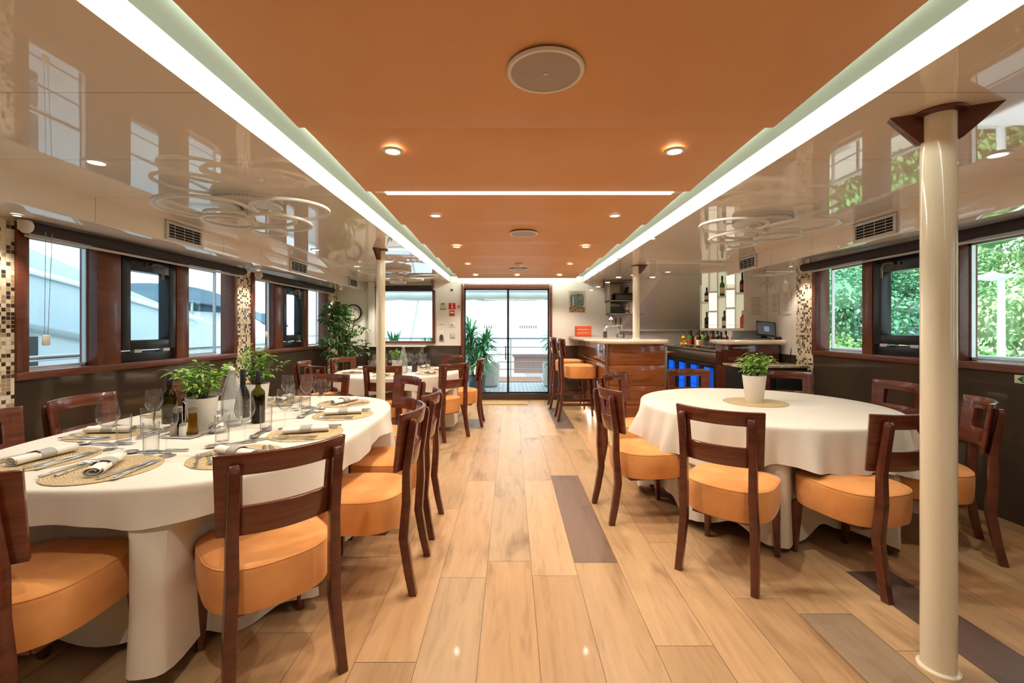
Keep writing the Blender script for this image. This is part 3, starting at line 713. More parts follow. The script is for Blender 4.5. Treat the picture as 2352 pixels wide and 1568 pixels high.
CH = [
 ('L', -1.69, 1.57, 0, 1, 'dark wooden chair at the near end of the long laid table, cut by the frame'),
 ('L', -1.00, 1.80, -.68, .73, 'dark wooden chair at the near aisle corner of the long laid table, back towards us'),
 ('L', -.79, 2.38, -1, 0, 'dark wooden chair on the aisle side of the long table, nearer of the pair'),
 ('L', -.80, 2.96, -1, 0, 'dark wooden chair on the aisle side of the long table, farther of the pair'),
 ('L', -1.08, 3.66, -.72, -.69, 'dark wooden chair at the far aisle corner of the long laid table'),
 ('L', -1.69, 3.76, 0, -1, 'dark wooden chair at the far end of the long laid table, facing us'),
 ('L', -2.42, 2.75, 1, 0, 'dark wooden chair between the long table and the windowed wall, middle one'),
 ('L', -2.42, 2.18, 1, 0, 'dark wooden chair by the mosaic strip, nearest on the window side'),
 ('L', -2.31, 3.38, .75, -.66, 'dark wooden chair mostly hidden behind the plants and bottles'),
 ('F', -1.45, 5.22, 0, 1, 'dark wooden chair directly behind the slim column, at the far laid table'),
 ('F', -2.03, 5.17, .7, .7, 'dark wooden chair at the near window corner of the far laid table, angled'),
 ('F', -2.38, 5.62, 1, .1, 'dark wooden chair beside the wall under the second long window'),
 ('F', -2.20, 6.25, .88, -.47, 'dark wooden chair in front of the tall ficus'),
 ('F', -.87, 5.43, -.75, .66, 'dark wooden chair at the near aisle corner of the far laid table'),
 ('F', -.69, 6.10, -1, 0, 'dark wooden chair seen edge-on by the glass door, at the far laid table'),
 ('F', -1.06, 6.66, -.6, -.8, 'dark wooden chair behind the far laid table near the signs'),
 ('R', .96, 3.19, .99, .12, 'dark wooden chair on the aisle side of the bare round table'),
 ('R', 1.17, 3.97, .72, -.69, 'dark wooden chair in front of the bar front panel'),
 ('R', 1.83, 4.28, 0, -1, 'dark wooden chair behind the round table before the blue fridges'),
 ('R', 2.62, 4.06, -.30, -.95, 'dark wooden chair behind the round table, before the low marble-topped cabinet'),
 ('R', 2.80, 3.46, -1, -.03, 'dark wooden chair with its back to the dark wall, beyond the round table'),
 ('R', 2.60, 2.78, -.84, .54, 'dark wooden chair between the tall column and the dark wall'),
 ('R', 1.93, 2.47, -.25, .97, 'dark wooden chair whose far leg hides behind the tall column'),
 ('R', 1.27, 2.53, .66, .75, 'dark wooden chair back towards us, at the near aisle side of the round table'),
]
GN = {'L': 'chairs around the long laid table', 'F': 'chairs around the far laid table', 'R': 'chairs around the bare round table'}
chair0 = None; CR = []
for tb, x, y, fx, fy, lb in CH:
    d = math.hypot(fx, fy); fx, fy = fx/d, fy/d; CR.append((tb, x, y, fx, fy))
    if chair0 is None: chair0 = make_chair(lb, (x, y, 0), rzf(fx, fy), GN[tb])
    else: dup(chair0, (x, y, 0), rzf(fx, fy), lb, GN[tb])
st0 = make_chair('tall dark cherry bar stool with orange seat, nearer of the two at the bar', (1.0, 6.42, 0), rzf(1, 0), 'bar stools', True)
dup(st0, (.98, 7.42, 0), rzf(1, 0), 'tall dark cherry bar stool with orange seat, closer to the glass door')
# ================================================================== tables and cloths
def outline(cx, cy, a, b, e, n=360):
    pts = []
    for i in range(n):
        t = 2*PI*i/n; c, s = math.cos(t), math.sin(t)
        pts.append((cx+math.copysign(abs(c)**(2/e), c)*a, cy+math.copysign(abs(s)**(2/e), s)*b))
    L = [0]
    for i in range(n): L.append(L[-1]+math.dist(pts[i], pts[(i+1) % n]))
    out = []; k = 0
    for i in range(n):
        d = L[-1]*i/n
        while L[k+1] < d: k += 1
        f = (d-L[k])/max(1e-9, L[k+1]-L[k]); p, q = pts[k], pts[(k+1) % n]; out.append((p[0]+(q[0]-p[0])*f, p[1]+(q[1]-p[1])*f))
    nr = []
    for i in range(n):
        p, q = out[i-1], out[(i+1) % n]; dx, dy = q[0]-p[0], q[1]-p[1]; l = math.hypot(dx, dy); nr.append((dy/l, -dx/l))
    return out, nr
def smooth_ring(v, k):
    n = len(v)
    for _ in range(k): v = [(v[i-1]+2*v[i]+v[(i+1) % n])/4 for i in range(n)]
    return v
def cloth_obj(name, cx, cy, a, b, e, ztop, hem, fold, amp, chairs=(), top=True, exp_=1.0, nlev=16, zc=None):
    n = 360; P, Nn = outline(cx, cy, a, b, e, n)
    push = []
    for i in range(n):
        x, y = P[i]; nx, ny = Nn[i]; o = 0.05
        while o > -.45:
            px, py = x+nx*o, y+ny*o; hit = False
            for tb, hx, hy, fx, fy in chairs:
                lx = (px-hx)*fy - (py-hy)*fx; ly = (px-hx)*fx + (py-hy)*fy
                if abs(lx) < .245 and -.26 < ly < .245: hit = True; break
            if not hit: break
            o -= .01
        push.append(min(o, .05))
    push = [min(push[i-2], push[i-1], push[i], push[(i+1) % n], push[(i+2) % n]) for i in range(n)]
    push = smooth_ring(push, 6)
    fo = [fold(i/n) for i in range(n)]
    g = G(); rows = [(.35, 0, ztop+.001, 0), (.8, 0, ztop+.001, 0), (.985, 0, ztop, 0)] if top else []
    g.v.append((cx, cy, ztop+.001)); start = 1
    for f, o, z, s in rows:
        for i in range(n): g.v.append((cx+(P[i][0]-cx)*f, cy+(P[i][1]-cy)*f, z))
    for o, dz in ((-.004, -.0015), (.003, -.006), (.007, -.016)):
        for i in range(n): g.v.append((P[i][0]+Nn[i][0]*o, P[i][1]+Nn[i][1]*o, ztop+dz))
    for k in range(1, nlev+1):
        s = k/nlev
        for i in range(n):
            hz = hem(i/n); z = (ztop-.016) + (hz-(ztop-.016))*s
            sp = s if zc is None else max(0, (zc-z)/(zc-hz))
            off = (.008 if zc is None else .002) + amp*fo[i]*(sp**exp_)
            if chairs:
                bl = max(0, min(1, (.66-z)/.10)); bl = bl*bl*(3-2*bl)
                lim = push[i]
                off = off*(1-bl) + min(off, lim + (max(0, .30-z)*.10))*bl
            g.v.append((P[i][0]+Nn[i][0]*off, P[i][1]+Nn[i][1]*off, z))
    R = (len(g.v)-1)//n
    for i in range(n): g.f.append((0, 1+i, 1+(i+1) % n))
    for k in range(R-1):
        for i in range(n):
            j = (i+1) % n; g.f.append((1+k*n+i, 1+k*n+j, 1+(k+1)*n+j, 1+(k+1)*n+i))
    return obj(name, g, cloth, solid=.0015)
def folds(peaks, seed, base=14, bamp=.25):
    r = random.Random(seed); ph = [r.uniform(0, 6.28) for _ in range(6)]
    def f(t):
        v = bamp*(.5+.5*math.sin(2*PI*base*t+ph[0]+1.3*math.sin(2*PI*3*t+ph[1])))*(.6+.4*math.sin(2*PI*5*t+ph[2]))
        v += .18*bamp*math.sin(2*PI*base*2.3*t+ph[3])
        for c, wd, h in peaks:
            d = abs((t-c+.5) % 1-.5)/wd
            v += h*math.exp(-d*d)
        return v
    return f
def table_core(name_lb, cx, cy, a, b, e):
    t = thing('dining_table', name_lb, 'table', (cx, cy, 0))
    P, _ = outline(0, 0, a-.03, b-.03, e, 90)
    g = G(); g.prism(P, .715, .742); obj('tabletop', g, cherry, t)
    g = G(); g.lathe([(.27, 0), (.27, .03), (.06, .06), (.05, .68), (.16, .714)], 28); obj('pedestal', g, cherry, t)
LT = (-1.67, 2.675, .815, 1.10, 3.0); RT = (1.91, 3.39, .865, .865, 2.0); FT = (-1.50, 5.88, .79, .80, 2.1)
table_core('long laid dining table hidden under two white cloths', *LT)
table_core('round dining table hidden under the plain white cloth', *RT)
table_core('far laid dining table hidden under white cloth', *FT)
chL = [c for c in CR if c[0] == 'L']; chR = [c for c in CR if c[0] == 'R']; chF = [c for c in CR if c[0] == 'F']
# near-right corner fold at about angle -40deg etc. (t runs counter-clockwise from +X by arc length)
o = cloth_obj('tablecloth', *LT, .744, lambda t: .05+.035*math.sin(2*PI*9*t)+.02*math.sin(2*PI*4*t+1), folds([(.795, .022, 1.15), (.835, .014, .6), (.90, .012, 1.3), (.965, .012, .9), (.03, .012, 1.0), (.12, .02, 1.2), (.70, .012, 1.0), (.62, .02, 1.3), (.38, .02, 1)], 3), .13, chL, exp_=.85, zc=.665, nlev=20)
tag(o, 'floor-length white undercloth on the long laid table', 'tablecloth')
o = cloth_obj('tablecloth', *LT, .7485, lambda t: .605+.018*math.sin(2*PI*4*t+.7)+.012*math.sin(2*PI*11*t), folds([(.90, .02, .7), (.80, .02, .4), (.05, .03, .6)], 9, 16, .6), .035, (), exp_=1.3, nlev=10)
tag(o, 'short white top cloth with scalloped hem on the long laid table', 'tablecloth')
o = cloth_obj('tablecloth', *RT, .744, lambda t: .07+.04*math.sin(2*PI*8*t+1)+.015*math.sin(2*PI*19*t), folds([(.795, .012, 1.9), (.55, .012, 1.2), (.655, .014, 1.0), (.89, .012, 1.0), (.42, .02, 1), (.05, .02, 1), (.2, .02, 1), (.72, .01, .5)], 5), .13, chR, exp_=.62, zc=.56, nlev=20)
tag(o, 'floor-length white undercloth on the round table', 'tablecloth')
o = cloth_obj('tablecloth', *RT, .7485, lambda t: .485+.035*math.sin(2*PI*4*t+2.3)+.022*math.sin(2*PI*9*t+.5), folds([(.60, .014, .9), (.53, .012, 1.0), (.565, .010, .8), (.49, .012, .6), (.80, .014, .9), (.845, .012, .8), (.73, .014, .4), (.90, .014, .7)], 15, 17, 1.35), .056, (), exp_=1.0, nlev=16)
tag(o, 'white top cloth falling in folds on the round table with the single plant', 'tablecloth')
o = cloth_obj('tablecloth', *FT, .744, lambda t: .06+.03*math.sin(2*PI*8*t+2), folds([(.80, .02, 1.2), (.93, .015, 1.3), (.65, .02, 1), (.05, .02, 1)], 8), .12, chF, exp_=.7, zc=.62)
tag(o, 'floor-length white undercloth on the far laid table', 'tablecloth')
o = cloth_obj('tablecloth', *FT, .7485, lambda t: .57+.03*math.sin(2*PI*5*t+1.6), folds([(.9, .02, .7)], 25, 14, .45), .05, (), nlev=8)
tag(o, 'short white top cloth on the far laid table near the door', 'tablecloth')
TZ = .7505
# ================================================================== tableware prototypes
def proto_mat(loc, lb, grp, r=.19):
    g = G(); g.lathe([(.001, .0), (r, 0), (r+.0015, .0015), (r, .0035), (.001, .0035)], 64, cap=False)
    o = obj('placemat', g, woven, loc=loc); return tag(o, lb, 'placemat', grp)
def proto_napkin(loc, rz, lb, grp, L=.23):
    t = thing('napkin', lb, 'napkin', loc, rz, grp)
    g = G(); prof = []; n = 30; 
    # rolled section: a flattened spiral, swept along local Y
    sec = []
    for i in range(44):
        a = i/43*4.2*PI; r = .008+.0175*i/43
        sec.append((r*math.cos(a)*1.35, .0205+r*math.sin(a)*.78))
    ins = [(x*.93, z*.93+.0012) for x, z in sec]
    vs = []; ny = 7
    for k in range(ny):
        y = -L/2+L*k/(ny-1); q = 1 + .10*abs(k-3)/3
        for x, z in sec: vs.append((x*q, y, max(.0005, .0205+(z-.0205)*q)))
    m_ = len(sec); fs = [(k*m_+i, k*m_+i+1, (k+1)*m_+i+1, (k+1)*m_+i) for k in range(ny-1) for i in range(m_-1)]
    g.add(vs, fs); obj('roll', g, napk, t, solid=.0022)
    g = G(); vs = []
    for k in range(2):
        for i in range(28):
            a = 2*PI*i/28; vs.append((.0365*math.cos(a), -.028+.056*k, .0212+.0212*math.sin(a)))
    fs = [(i, (i+1) % 28, 28+(i+1) % 28, 28+i) for i in range(28)]; g.add(vs, fs); obj('paper_band', g, band, t, solid=.0008)
    return t
def utensil(kind, loc, rz, lb, grp):
    g = G()
    if kind == 'fork':
        g.box(-.0035, .0035, -.10, .035, .002, .0045)
        g.box(-.0065, .0065, -.10, -.055, .0015, .005); g.box(-.011, .011, .035, .052, .003, .006)
        for k in range(4): x = -.0095+k*.0063; g.bar([(x, .050, .004), (x, .051, .006)], .003, .004); g.tube([(x, .052, .0045), (x, .08, .007), (x, .098, .004)], [.0016, .0015, .0009], 6)
    elif kind == 'spoon':
        g.box(-.0035, .0035, -.10, .045, .002, .0045); g.box(-.0065, .0065, -.10, -.055, .0015, .005)
        g.lathe([(.001, .0), (.012, .0015), (.018, .006), (.0195, .0095), (.0175, .0095), (.001, .0025)], 20, at=(0, .068, 0), sy=1.45, cap=False)
    else:
        g.box(-.0065, .0065, -.11, -.02, .001, .008)
        g.add([(-.006, -.02, .002), (.006, -.02, .002), (.009, .05, .002), (.003, .115, .002), (-.006, .09, .002),
               (-.006, -.02, .0035), (.006, -.02, .005), (.009, .05, .003), (.003, .115, .0025), (-.006, .09, .0045)],
              [(4,3,2,1,0), (5,6,7,8,9), (0,1,6,5), (1,2,7,6), (2,3,8,7), (3,4,9,8), (4,0,5,9)])
    nm = {'fork': 'fork', 'spoon': 'spoon', 'knife': 'dinner_knife'}[kind]
    g.v = [(x*1.25, y*1.12, z*1.2) for x, y, z in g.v]
    o = obj(nm, g, chrome, bevel=.0008, loc=loc); o.rotation_euler.z = rz
    return tag(o, lb, kind, grp)
def wine_glass(loc, lb, grp, H=.228, R=.047):
    g = G(); k = H/.21; q = R/.042
    g.lathe([(.034*q, 0), (.034*q, .001), (.012, .004), (.0045, .010), (.0036, .03), (.0036, .085*k), (.007, .094*k), (.022*q, .106*k), (.036*q, .128*k), (.042*q, .150*k), (.0405*q, .172*k), (.034*q, .2075*k), (.0335*q, .21*k), (.0325*q, .2075*k), (.039*q, .172*k), (.0404*q, .150*k), (.0345*q, .129*k), (.020*q, .1085*k), (.002, .098*k)], 32, cap=True)
    o = obj('wine_glass', g, glass, loc=loc); return tag(o, lb, 'wine glass', grp)
def tumbler(loc, lb, grp, H=.145, R=.032):
    g = G(); g.lathe([(R*.9, 0), (R*.92, .003), (R, H-.001), (R-.001, H), (R-.0018, H-.001), (R*.88-.001, .016), (.001, .014)], 28, cap=False); g.lathe([(.001, 0), (R*.9, 0)], 28, cap=False)
    o = obj('water_glass', g, glass, loc=loc); return tag(o, lb, 'glass', grp)
settings = [ # mat centre, outward direction (towards the sitter), words, glass spots (wine, tumbler)
 ((-1.66, 1.80), (0, -1), 'at the near end of the long table', (-1.555, 1.985), (-1.66, 2.03)),
 ((-1.235, 1.985), (.55, -.83), 'at the near aisle corner of the long table', (-1.345, 2.225), (-1.437, 2.19)),
 ((-1.125, 2.42), (1, 0), 'mid aisle side of the long table, nearer', (-1.30, 2.53), (-1.375, 2.47)),
 ((-1.115, 2.93), (1, 0), 'mid aisle side of the long table, farther', (-1.31, 3.02), (-1.375, 2.95)),
 ((-1.28, 3.38), (.6, .8), 'at the far aisle corner of the long table', (-1.47, 3.17), (-1.51, 3.08)),
 ((-1.80, 3.50), (0, 1), 'at the far end of the long table', (-1.66, 3.27), (-1.68, 3.36)),
 ((-2.20, 2.42), (-1, 0), 'on the window side of the long table, middle place', (-2.03, 2.50), (-1.975, 2.39)),
 ((-2.06, 1.94), (-.15, -1), 'at the near window corner of the long table', (-1.915, 2.09), (-1.935, 2.20)),
 ((-2.23, 2.98), (-1, .1), 'on the far window side of the long table', (-2.02, 3.02), (-1.99, 2.92)),
]
first = {}
def place(kind, fn, loc, rz, lb, grp):
    if kind not in first: first[kind] = fn(loc, rz, lb, grp)
    else:
        c = copy_tree(first[kind]); c.location = loc; c.rotation_euler = (0, 0, rz); c['label'] = lb; c['group'] = grp
fm = {'mat': lambda l, r, b, g_: proto_mat(l, b, g_), 'nap': proto_napkin, 'fork': lambda l, r, b, g_: utensil('fork', l, r, b, g_), 'knife': lambda l, r, b, g_: utensil('knife', l, r, b, g_),
      'spoon': lambda l, r, b, g_: utensil('spoon', l, r, b, g_), 'wine': lambda l, r, b, g_: wine_glass(l, b, g_), 'tum': lambda l, r, b, g_: tumbler(l, b, g_)}
rr = random.Random(11)
for si, ((mx, my), (ox, oy), wd, wg, tg) in enumerate(settings):
    d = math.hypot(ox, oy); ox, oy = ox/d, oy/d; fx, fy = -ox, -oy      # forward for the sitter
    rx, ry = fy, -fx                                                      # sitter's right
    def at(r_, f_, z=0): return (mx+rx*r_+fx*f_, my+ry*r_+fy*f_, TZ+z)
    R0 = rzf(fx, fy); G_ = 'place settings on the long laid table'
    place('mat', fm['mat'], at(0, 0), 0, 'round woven straw placemat %s' % wd, G_)
    j = rr.uniform(-.12, .12)
    place('nap', fm['nap'], at(.0, .0, .0035), R0+[.42, .6, .3, .3, .2, .1, .1, .0, .1][si]+j*.3, 'rolled white napkin %s' % wd, G_)
    place('fork', fm['fork'], at(-.145, .0, .0045), R0-.06+j*.4, 'outer silver fork %s' % wd, G_)
    place('fork', fm['fork'], at(-.105, .01, .0045), R0+.05+j*.3, 'silver fork beside the napkin %s' % wd, G_)
    place('knife', fm['knife'], at(.105, -.01, .0045), R0-.10+j*.3, 'silver knife beside the napkin %s' % wd, G_)
    place('knife', fm['knife'], at(.145, -.01, .0045), R0+.06+j*.4, 'outer silver knife %s' % wd, G_)
    place('spoon', fm['spoon'], at(-.02, .235, 0), R0+PI/2+j, 'silver dessert spoon %s' % wd, G_)
    place('knife', fm['knife'], at(.02, .262, 0), R0+PI/2+j*.5+.05, 'silver dessert knife %s' % wd, G_)
    place('wine', fm['wine'], (wg[0], wg[1], TZ), 0, 'clear stemmed wine glass %s' % wd, G_)
    place('tum', fm['tum'], (tg[0], tg[1], TZ), 0, 'straight clear water glass %s' % wd, G_)
fs_ = [((-1.50, 5.30), (0, -1), 'nearest the slim column on the far table'), ((-1.02, 5.55), (.8, -.6), 'at the near aisle side of the far table'), ((-.93, 6.02), (1, .1), 'at the aisle side of the far table'),
       ((-2.02, 5.60), (-.8, -.5), 'at the near window side of the far table'), ((-2.02, 6.15), (-.9, .4), 'in front of the ficus on the far table'), ((-1.25, 6.38), (.4, .9), 'at the back of the far table')]
for (mx, my), (ox, oy), wd in fs_:
    d = math.hypot(ox, oy); ox, oy = ox/d, oy/d; fx, fy = -ox, -oy; rx, ry = fy, -fx; R0 = rzf(fx, fy); G_ = 'place settings on the far laid table'
    def at(r_, f_, z=0): return (mx+rx*r_+fx*f_, my+ry*r_+fy*f_, TZ+z)
    place('mat', fm['mat'], at(0, 0), 0, 'round woven straw placemat %s' % wd, G_)
    place('nap', fm['nap'], at(0, 0, .0035), R0+rr.uniform(-.3, .3), 'rolled white napkin %s' % wd, G_)
    place('fork', fm['fork'], at(-.12, 0, .0045), R0, 'silver fork %s' % wd, G_)
    place('knife', fm['knife'], at(.12, 0, .0045), R0, 'silver knife %s' % wd, G_)
    place('wine', fm['wine'], at(.10, .27), 0, 'clear stemmed wine glass %s' % wd, G_)
    place('wine', fm['wine'], at(.02, .33), 0, 'second wine glass standing behind, %s' % wd, G_)
    place('tum', fm['tum'], at(.17, .22), 0, 'straight clear water glass %s' % wd, G_)
# ================================================================== plants
def leaf(g, p, d, L, W, droop=.25, roll=0.0, seg=3):
    d = Vector(d).normalized(); up = Vector((0,0,1)); s = d.cross(up)
    s = s.normalized() if s.length > .05 else Vector((1,0,0)); s = (Matrix.Rotation(roll, 3, d) @ s)
    n = len(g.v); nrm = s.cross(d).normalized(); P = Vector(p)
    for k in range(seg+1):
        t = k/seg; c = P + d*L*t - Vector((0,0,1))*droop*L*t*t; wd = W*math.sin(PI*min(1, t*.92+.06))**.8*.5
        if k in (0, seg): wd *= .15
        g.v.append(tuple(c - s*wd + nrm*wd*.25)); g.v.append(tuple(c)); g.v.append(tuple(c + s*wd + nrm*wd*.25))
    for k in range(seg):
        a = n+3*k; g.f.append((a, a+1, a+4, a+3)); g.f.append((a+1, a+2, a+5, a+4))
def potted(label, loc, rt, rb, h, ph, spread, nst, nl, seed, pot_mat=None, leafL=.07):
    r = random.Random(seed); t = thing('potted_plant', label, 'plant', loc)
    g = G(); g.lathe([(rb*.96, 0), (rb, .004), (rt, h-.004), (rt+.001, h), (rt-.005, h), (rt-.008, h-.02), (.001, h-.022)], 40, cap=False); g.lathe([(.001, 0), (rb*.96, 0)], 40, cap=False)
    obj('pot', g, pot_mat or potw, t)
    g = G(); g.lathe([(.001, h-.018), (rt-.008, h-.02)], 24, cap=False); obj('soil', g, soil, t)
    gs = G(); gl = G()
    for i in range(nst):
        a = 2*PI*i/nst+r.uniform(-.4, .4); q = r.uniform(.25, 1); hh = ph*r.uniform(.65, 1)*(1.12-.35*q)
        tip = Vector((math.cos(a)*spread*q, math.sin(a)*spread*q, h+hh)); b0 = Vector((math.cos(a)*rt*.25, math.sin(a)*rt*.25, h-.02))
        mid = b0.lerp(tip, .5) + Vector((0, 0, .1*hh)) - Vector((math.cos(a), math.sin(a), 0))*spread*q*.18
        pts = [b0.lerp(mid, u)*(1-u) + mid.lerp(tip, u)*u for u in [k/6 for k in range(7)]]
        gs.tube(pts, [.0035*(1-.1*k) for k in range(7)], 5)
        for k in range(nl):
            u = .25+.75*k/nl; p = b0.lerp(mid, u)*(1-u) + mid.lerp(tip, u)*u
            b = a+r.uniform(-2.4, 2.4) if u < .92 else r.uniform(0, 6.28)
            leaf(gl, p, (math.cos(b), math.sin(b), r.uniform(-.15, .75)), leafL*r.uniform(.7, 1.15), leafL*.27, r.uniform(.2, .6), r.uniform(-.5, .5))
    obj('stems', gs, bark, t); obj('foliage', gl, leafm, t); return t
potted('white pot with a bushy green plant on the laid table, beside the condiment caddy', (-1.755, 2.50, TZ), .079, .060, .185, .22, .17, 14, 17, 1)
potted('white pot with a green plant on the laid table, behind the wine bottles', (-1.80, 3.12, TZ), .079, .060, .185, .28, .19, 14, 17, 2)
potted('tapered white pot with a bushy green plant alone on the round table', (1.905, 3.44, TZ+.004), .085, .062, .205, .22, .15, 13, 17, 3)
g = G(); g.lathe([(.001, 0), (.225, 0), (.2265, .0015), (.225, .0035), (.001, .0035)], 64, cap=False)
tag(obj('placemat', g, woven, loc=(1.90, 3.42, TZ)), 'round woven straw mat under the plant on the bare round table', 'placemat')
potted('small white pot with a round green herb on the far laid table', (-1.52, 5.88, TZ), .07, .055, .15, .15, .10, 16, 22, 4, leafL=.05)
# ficus
r = random.Random(5); t = thing('ficus_tree', 'tall leafy potted ficus in the corner by the wall clock', 'plant', (-2.80, 7.35, 0))
g = G(); g.lathe([(.15, 0), (.19, .30), (.185, .31), (.17, .28), (.001, .27)], 28, cap=False); obj('pot', g, greyp, t)
gs = G(); gl = G()
for i in range(5):
    a = 2*PI*i/5; gs.tube([(0.04*math.cos(a), .04*math.sin(a), .27), (.06*math.cos(a), .06*math.sin(a), .9), (.20*math.cos(a), .17*math.sin(a), 1.5)], [.016, .013, .008], 6)
for i in range(75):
    a = r.uniform(0, 6.28); z = r.uniform(.85, 1.78); q = .40*math.sqrt(max(.05, 1-((z-1.25)/.68)**2))*r.uniform(.35, 1)
    p0 = Vector((q*.25*math.cos(a), q*.25*math.sin(a), z-.12)); p1 = Vector((q*math.cos(a), q*.75*math.sin(a), z)); p2 = p1 + Vector((.14*math.cos(a), .10*math.sin(a), -.02))
    p1.x = max(p1.x, -.25); p2.x = max(p2.x, -.27); p0.x = max(p0.x, -.2)
    if z > 1.42: p1.x = min(p1.x, -.02); p2.x = min(p2.x, .04)
    gs.tube([p0, p1, p2], [.005, .003, .0015], 5)
    for k in range(34):
        u = r.random(); p = p0.lerp(p1, u*1.3) if u < .55 else p1.lerp(p2, (u-.5)*2)
        b = r.uniform(0, 6.28); leaf(gl, p, (math.cos(b), math.sin(b), r.uniform(-.6, .5)), r.uniform(.06, .095), .032, .4, r.uniform(-.8, .8), 2)
obj('trunk', gs, bark, t); obj('foliage', gl, leafd, t)
# ================================================================== bottles and caddies
def bottle(name, label, loc, H, R, glass_m, cap_m, grp=None, fill=None, label_m=None, neck=.32, capf=.22, cat='bottle', shoulder=.12):
    t = thing(name, label, cat, loc, 0, grp); rn = R*.36
    g = G(); g.lathe([(.001, .0), (R*.92, 0), (R, .006), (R, H*(1-neck-shoulder)), (R*.94, H*(1-neck-shoulder*.55)), (rn*1.2, H*(1-neck)), (rn, H*(1-neck*.8)), (rn, H*(1-.01)), (.001, H)], 26, cap=False)
    obj('body', g, glass_m, t)
    if cap_m:
        g = G(); g.lathe([(rn*1.12, H*(1-capf)), (rn*1.15, H*(1-.01)), (rn*1.0, H*1.003), (.001, H*1.004)], 18, cap=False); obj('cap', g, cap_m, t)
    if fill:
        g = G(); g.lathe([(.001, .004), (R*.93, .006), (R*.93, H*(1-neck-shoulder)*.92), (.001, H*(1-neck-shoulder)*.92)], 22, cap=False); obj('contents', g, fill, t)
    if label_m:
        g = G(); g.lathe([(R*1.012, H*.14), (R*1.012, H*.42)], 26, cap=False); obj('paper_label', g, label_m, t)
    return t
darkfill = mat('dark_wine_liquid', (0.012, 0.008, 0.002), 0.15); yfill = mat('amber_liquid', (0.30, 0.20, 0.01), 0.15)
bottle('wine_bottle', 'olive green wine bottle with a dark capsule on the laid table', (-1.545, 2.69, TZ), .315, .038, glassg, blackp, 'wine bottles on the long laid table', darkfill, None)
bottle('wine_bottle', 'nearly black wine bottle behind a wine glass on the laid table', (-1.735, 2.85, TZ), .31, .040, glassd, blackp, 'wine bottles on the long laid table', None, None, .34, .30, shoulder=.24)
bottle('wine_bottle', 'half-hidden golden green bottle left of the plant pot on the laid table', (-2.08, 2.68, TZ), .30, .039, glassg, blackp, 'wine bottles on the long laid table', yfill)
bottle('wine_bottle', 'golden bottle half hidden behind the caddy on the laid table', (-1.985, 2.72, TZ), .24, .036, glassg, blackp, 'wine bottles on the long laid table', darkfill)
def carafe(label, loc):
    t = thing('water_bottle', label, 'bottle', loc, 0, 'clear swing-top bottles')
    g = G(); n = 36; H = .30
    prof = [(.040, 0), (.043, .01), (.043, .13), (.038, .18), (.026, .23), (.015, .262), (.014, .285), (.018, .288), (.018, .298)]
    prof = [(a_*1.15, b_*1.1 if b_ < .262 else b_+.0262) for a_, b_ in prof]; vs = []
    for r_, z in prof:
        for i in range(n):
            a = 2*PI*i/n; q = r_*(1+(.05*math.cos(12*a) if .01 < z < .24 else 0)); vs.append((q*math.cos(a), q*math.sin(a), z))
    g.add(vs, [(k*n+i, k*n+(i+1) % n, (k+1)*n+(i+1) % n, (k+1)*n+i) for k in range(len(prof)-1) for i in range(n)] + [tuple(range(n-1, -1, -1))]); obj('body', g, fluted, t)
    g = G(); g.lathe([(.012, .298), (.016, .302), (.013, .315), (.001, .318)], 16, cap=False); obj('stopper', g, whitep, t, loc=(0, 0, .026))
    g = G(); g.tube([(-.018, 0, .30), (-.023, 0, .275), (-.019, .008, .258), (0, .02, .262), (.019, .008, .258), (.023, 0, .275), (.018, 0, .30)], .0014, 6); g.tube([(-.018, 0, .305), (.018, 0, .305)], .0014, 6); obj('wire_bail', g, chrome, t, loc=(0, 0, .026))
carafe('fluted clear swing-top water bottle, nearer of the two behind the glass', (-1.645, 2.60, TZ))
carafe('fluted clear swing-top water bottle, farther of the two, almost hidden', (-1.735, 2.725, TZ))
def caddy(label, loc, rz):
    t = thing('condiment_caddy', label, 'condiment caddy', loc, rz)
    g = G(); g.prism([(-.085, -.05), (.085, -.05), (.095, 0), (.085, .05), (-.085, .05), (-.095, 0)], .003, .012); g.tube([(0, .02, .012), (0, .02, .17), (-.014, .02, .182), (0, .02, .194), (.014, .02, .182), (0, .02, .17)], .003, 7)
    obj('tray', g, chrome, t, bevel=.003)
    return t
def cruets(base, rz, where):
    c, s = math.cos(rz), math.sin(rz)
    def at(x, y): return (base[0]+x*c-y*s, base[1]+x*s+y*c, TZ+.0125)
    for x, f, w_ in ((-.045, darkfill, 'vinegar'), (.045, oil, 'oil')):
        t = thing('cruet', 'glass %s cruet with ridged silver cap %s' % (w_, where), 'cruet', at(x, .016), 0, 'oil and vinegar cruets')
        g = G(); g.lathe([(.001, 0), (.024, 0), (.026, .01), (.022, .05), (.020, .10), (.017, .115)], 20, cap=False); obj('body', g, f if f is oil else glassd, t)
        g = G(); g.lathe([(.020, .113), (.020, .138), (.001, .14)], 14, cap=False); obj('cap', g, steel, t)
    for x, w_ in ((-.026, 'pepper'), (.026, 'salt')):
        t = thing('shaker', 'small glass %s shaker %s' % (w_, where), 'shaker', at(x, -.028), 0, 'salt and pepper shakers')
        g = G(); g.lathe([(.001, 0), (.016, 0), (.017, .03), (.014, .052)], 16, cap=False); obj('body', g, whitep if w_ == 'salt' else mat('pepper', (.45, .36, .26), .5), t)
        g = G(); g.lathe([(.0145, .051), (.0135, .064), (.001, .068)], 14, cap=False); obj('cap', g, chrome, t)
caddy('chrome condiment caddy with ring handle on the long laid table', (-1.75, 2.345, TZ), -.1); cruets((-1.75, 2.345), -.1, 'in the caddy on the long table')
caddy('chrome condiment caddy on the far laid table', (-1.62, 5.72, TZ), .1); cruets((-1.62, 5.72), .1, 'in the caddy on the far table')
t = thing('sugar_bowl', 'polished steel domed sugar bowl with a knob, beside the plant pot', 'bowl', (-1.625, 2.44, TZ))
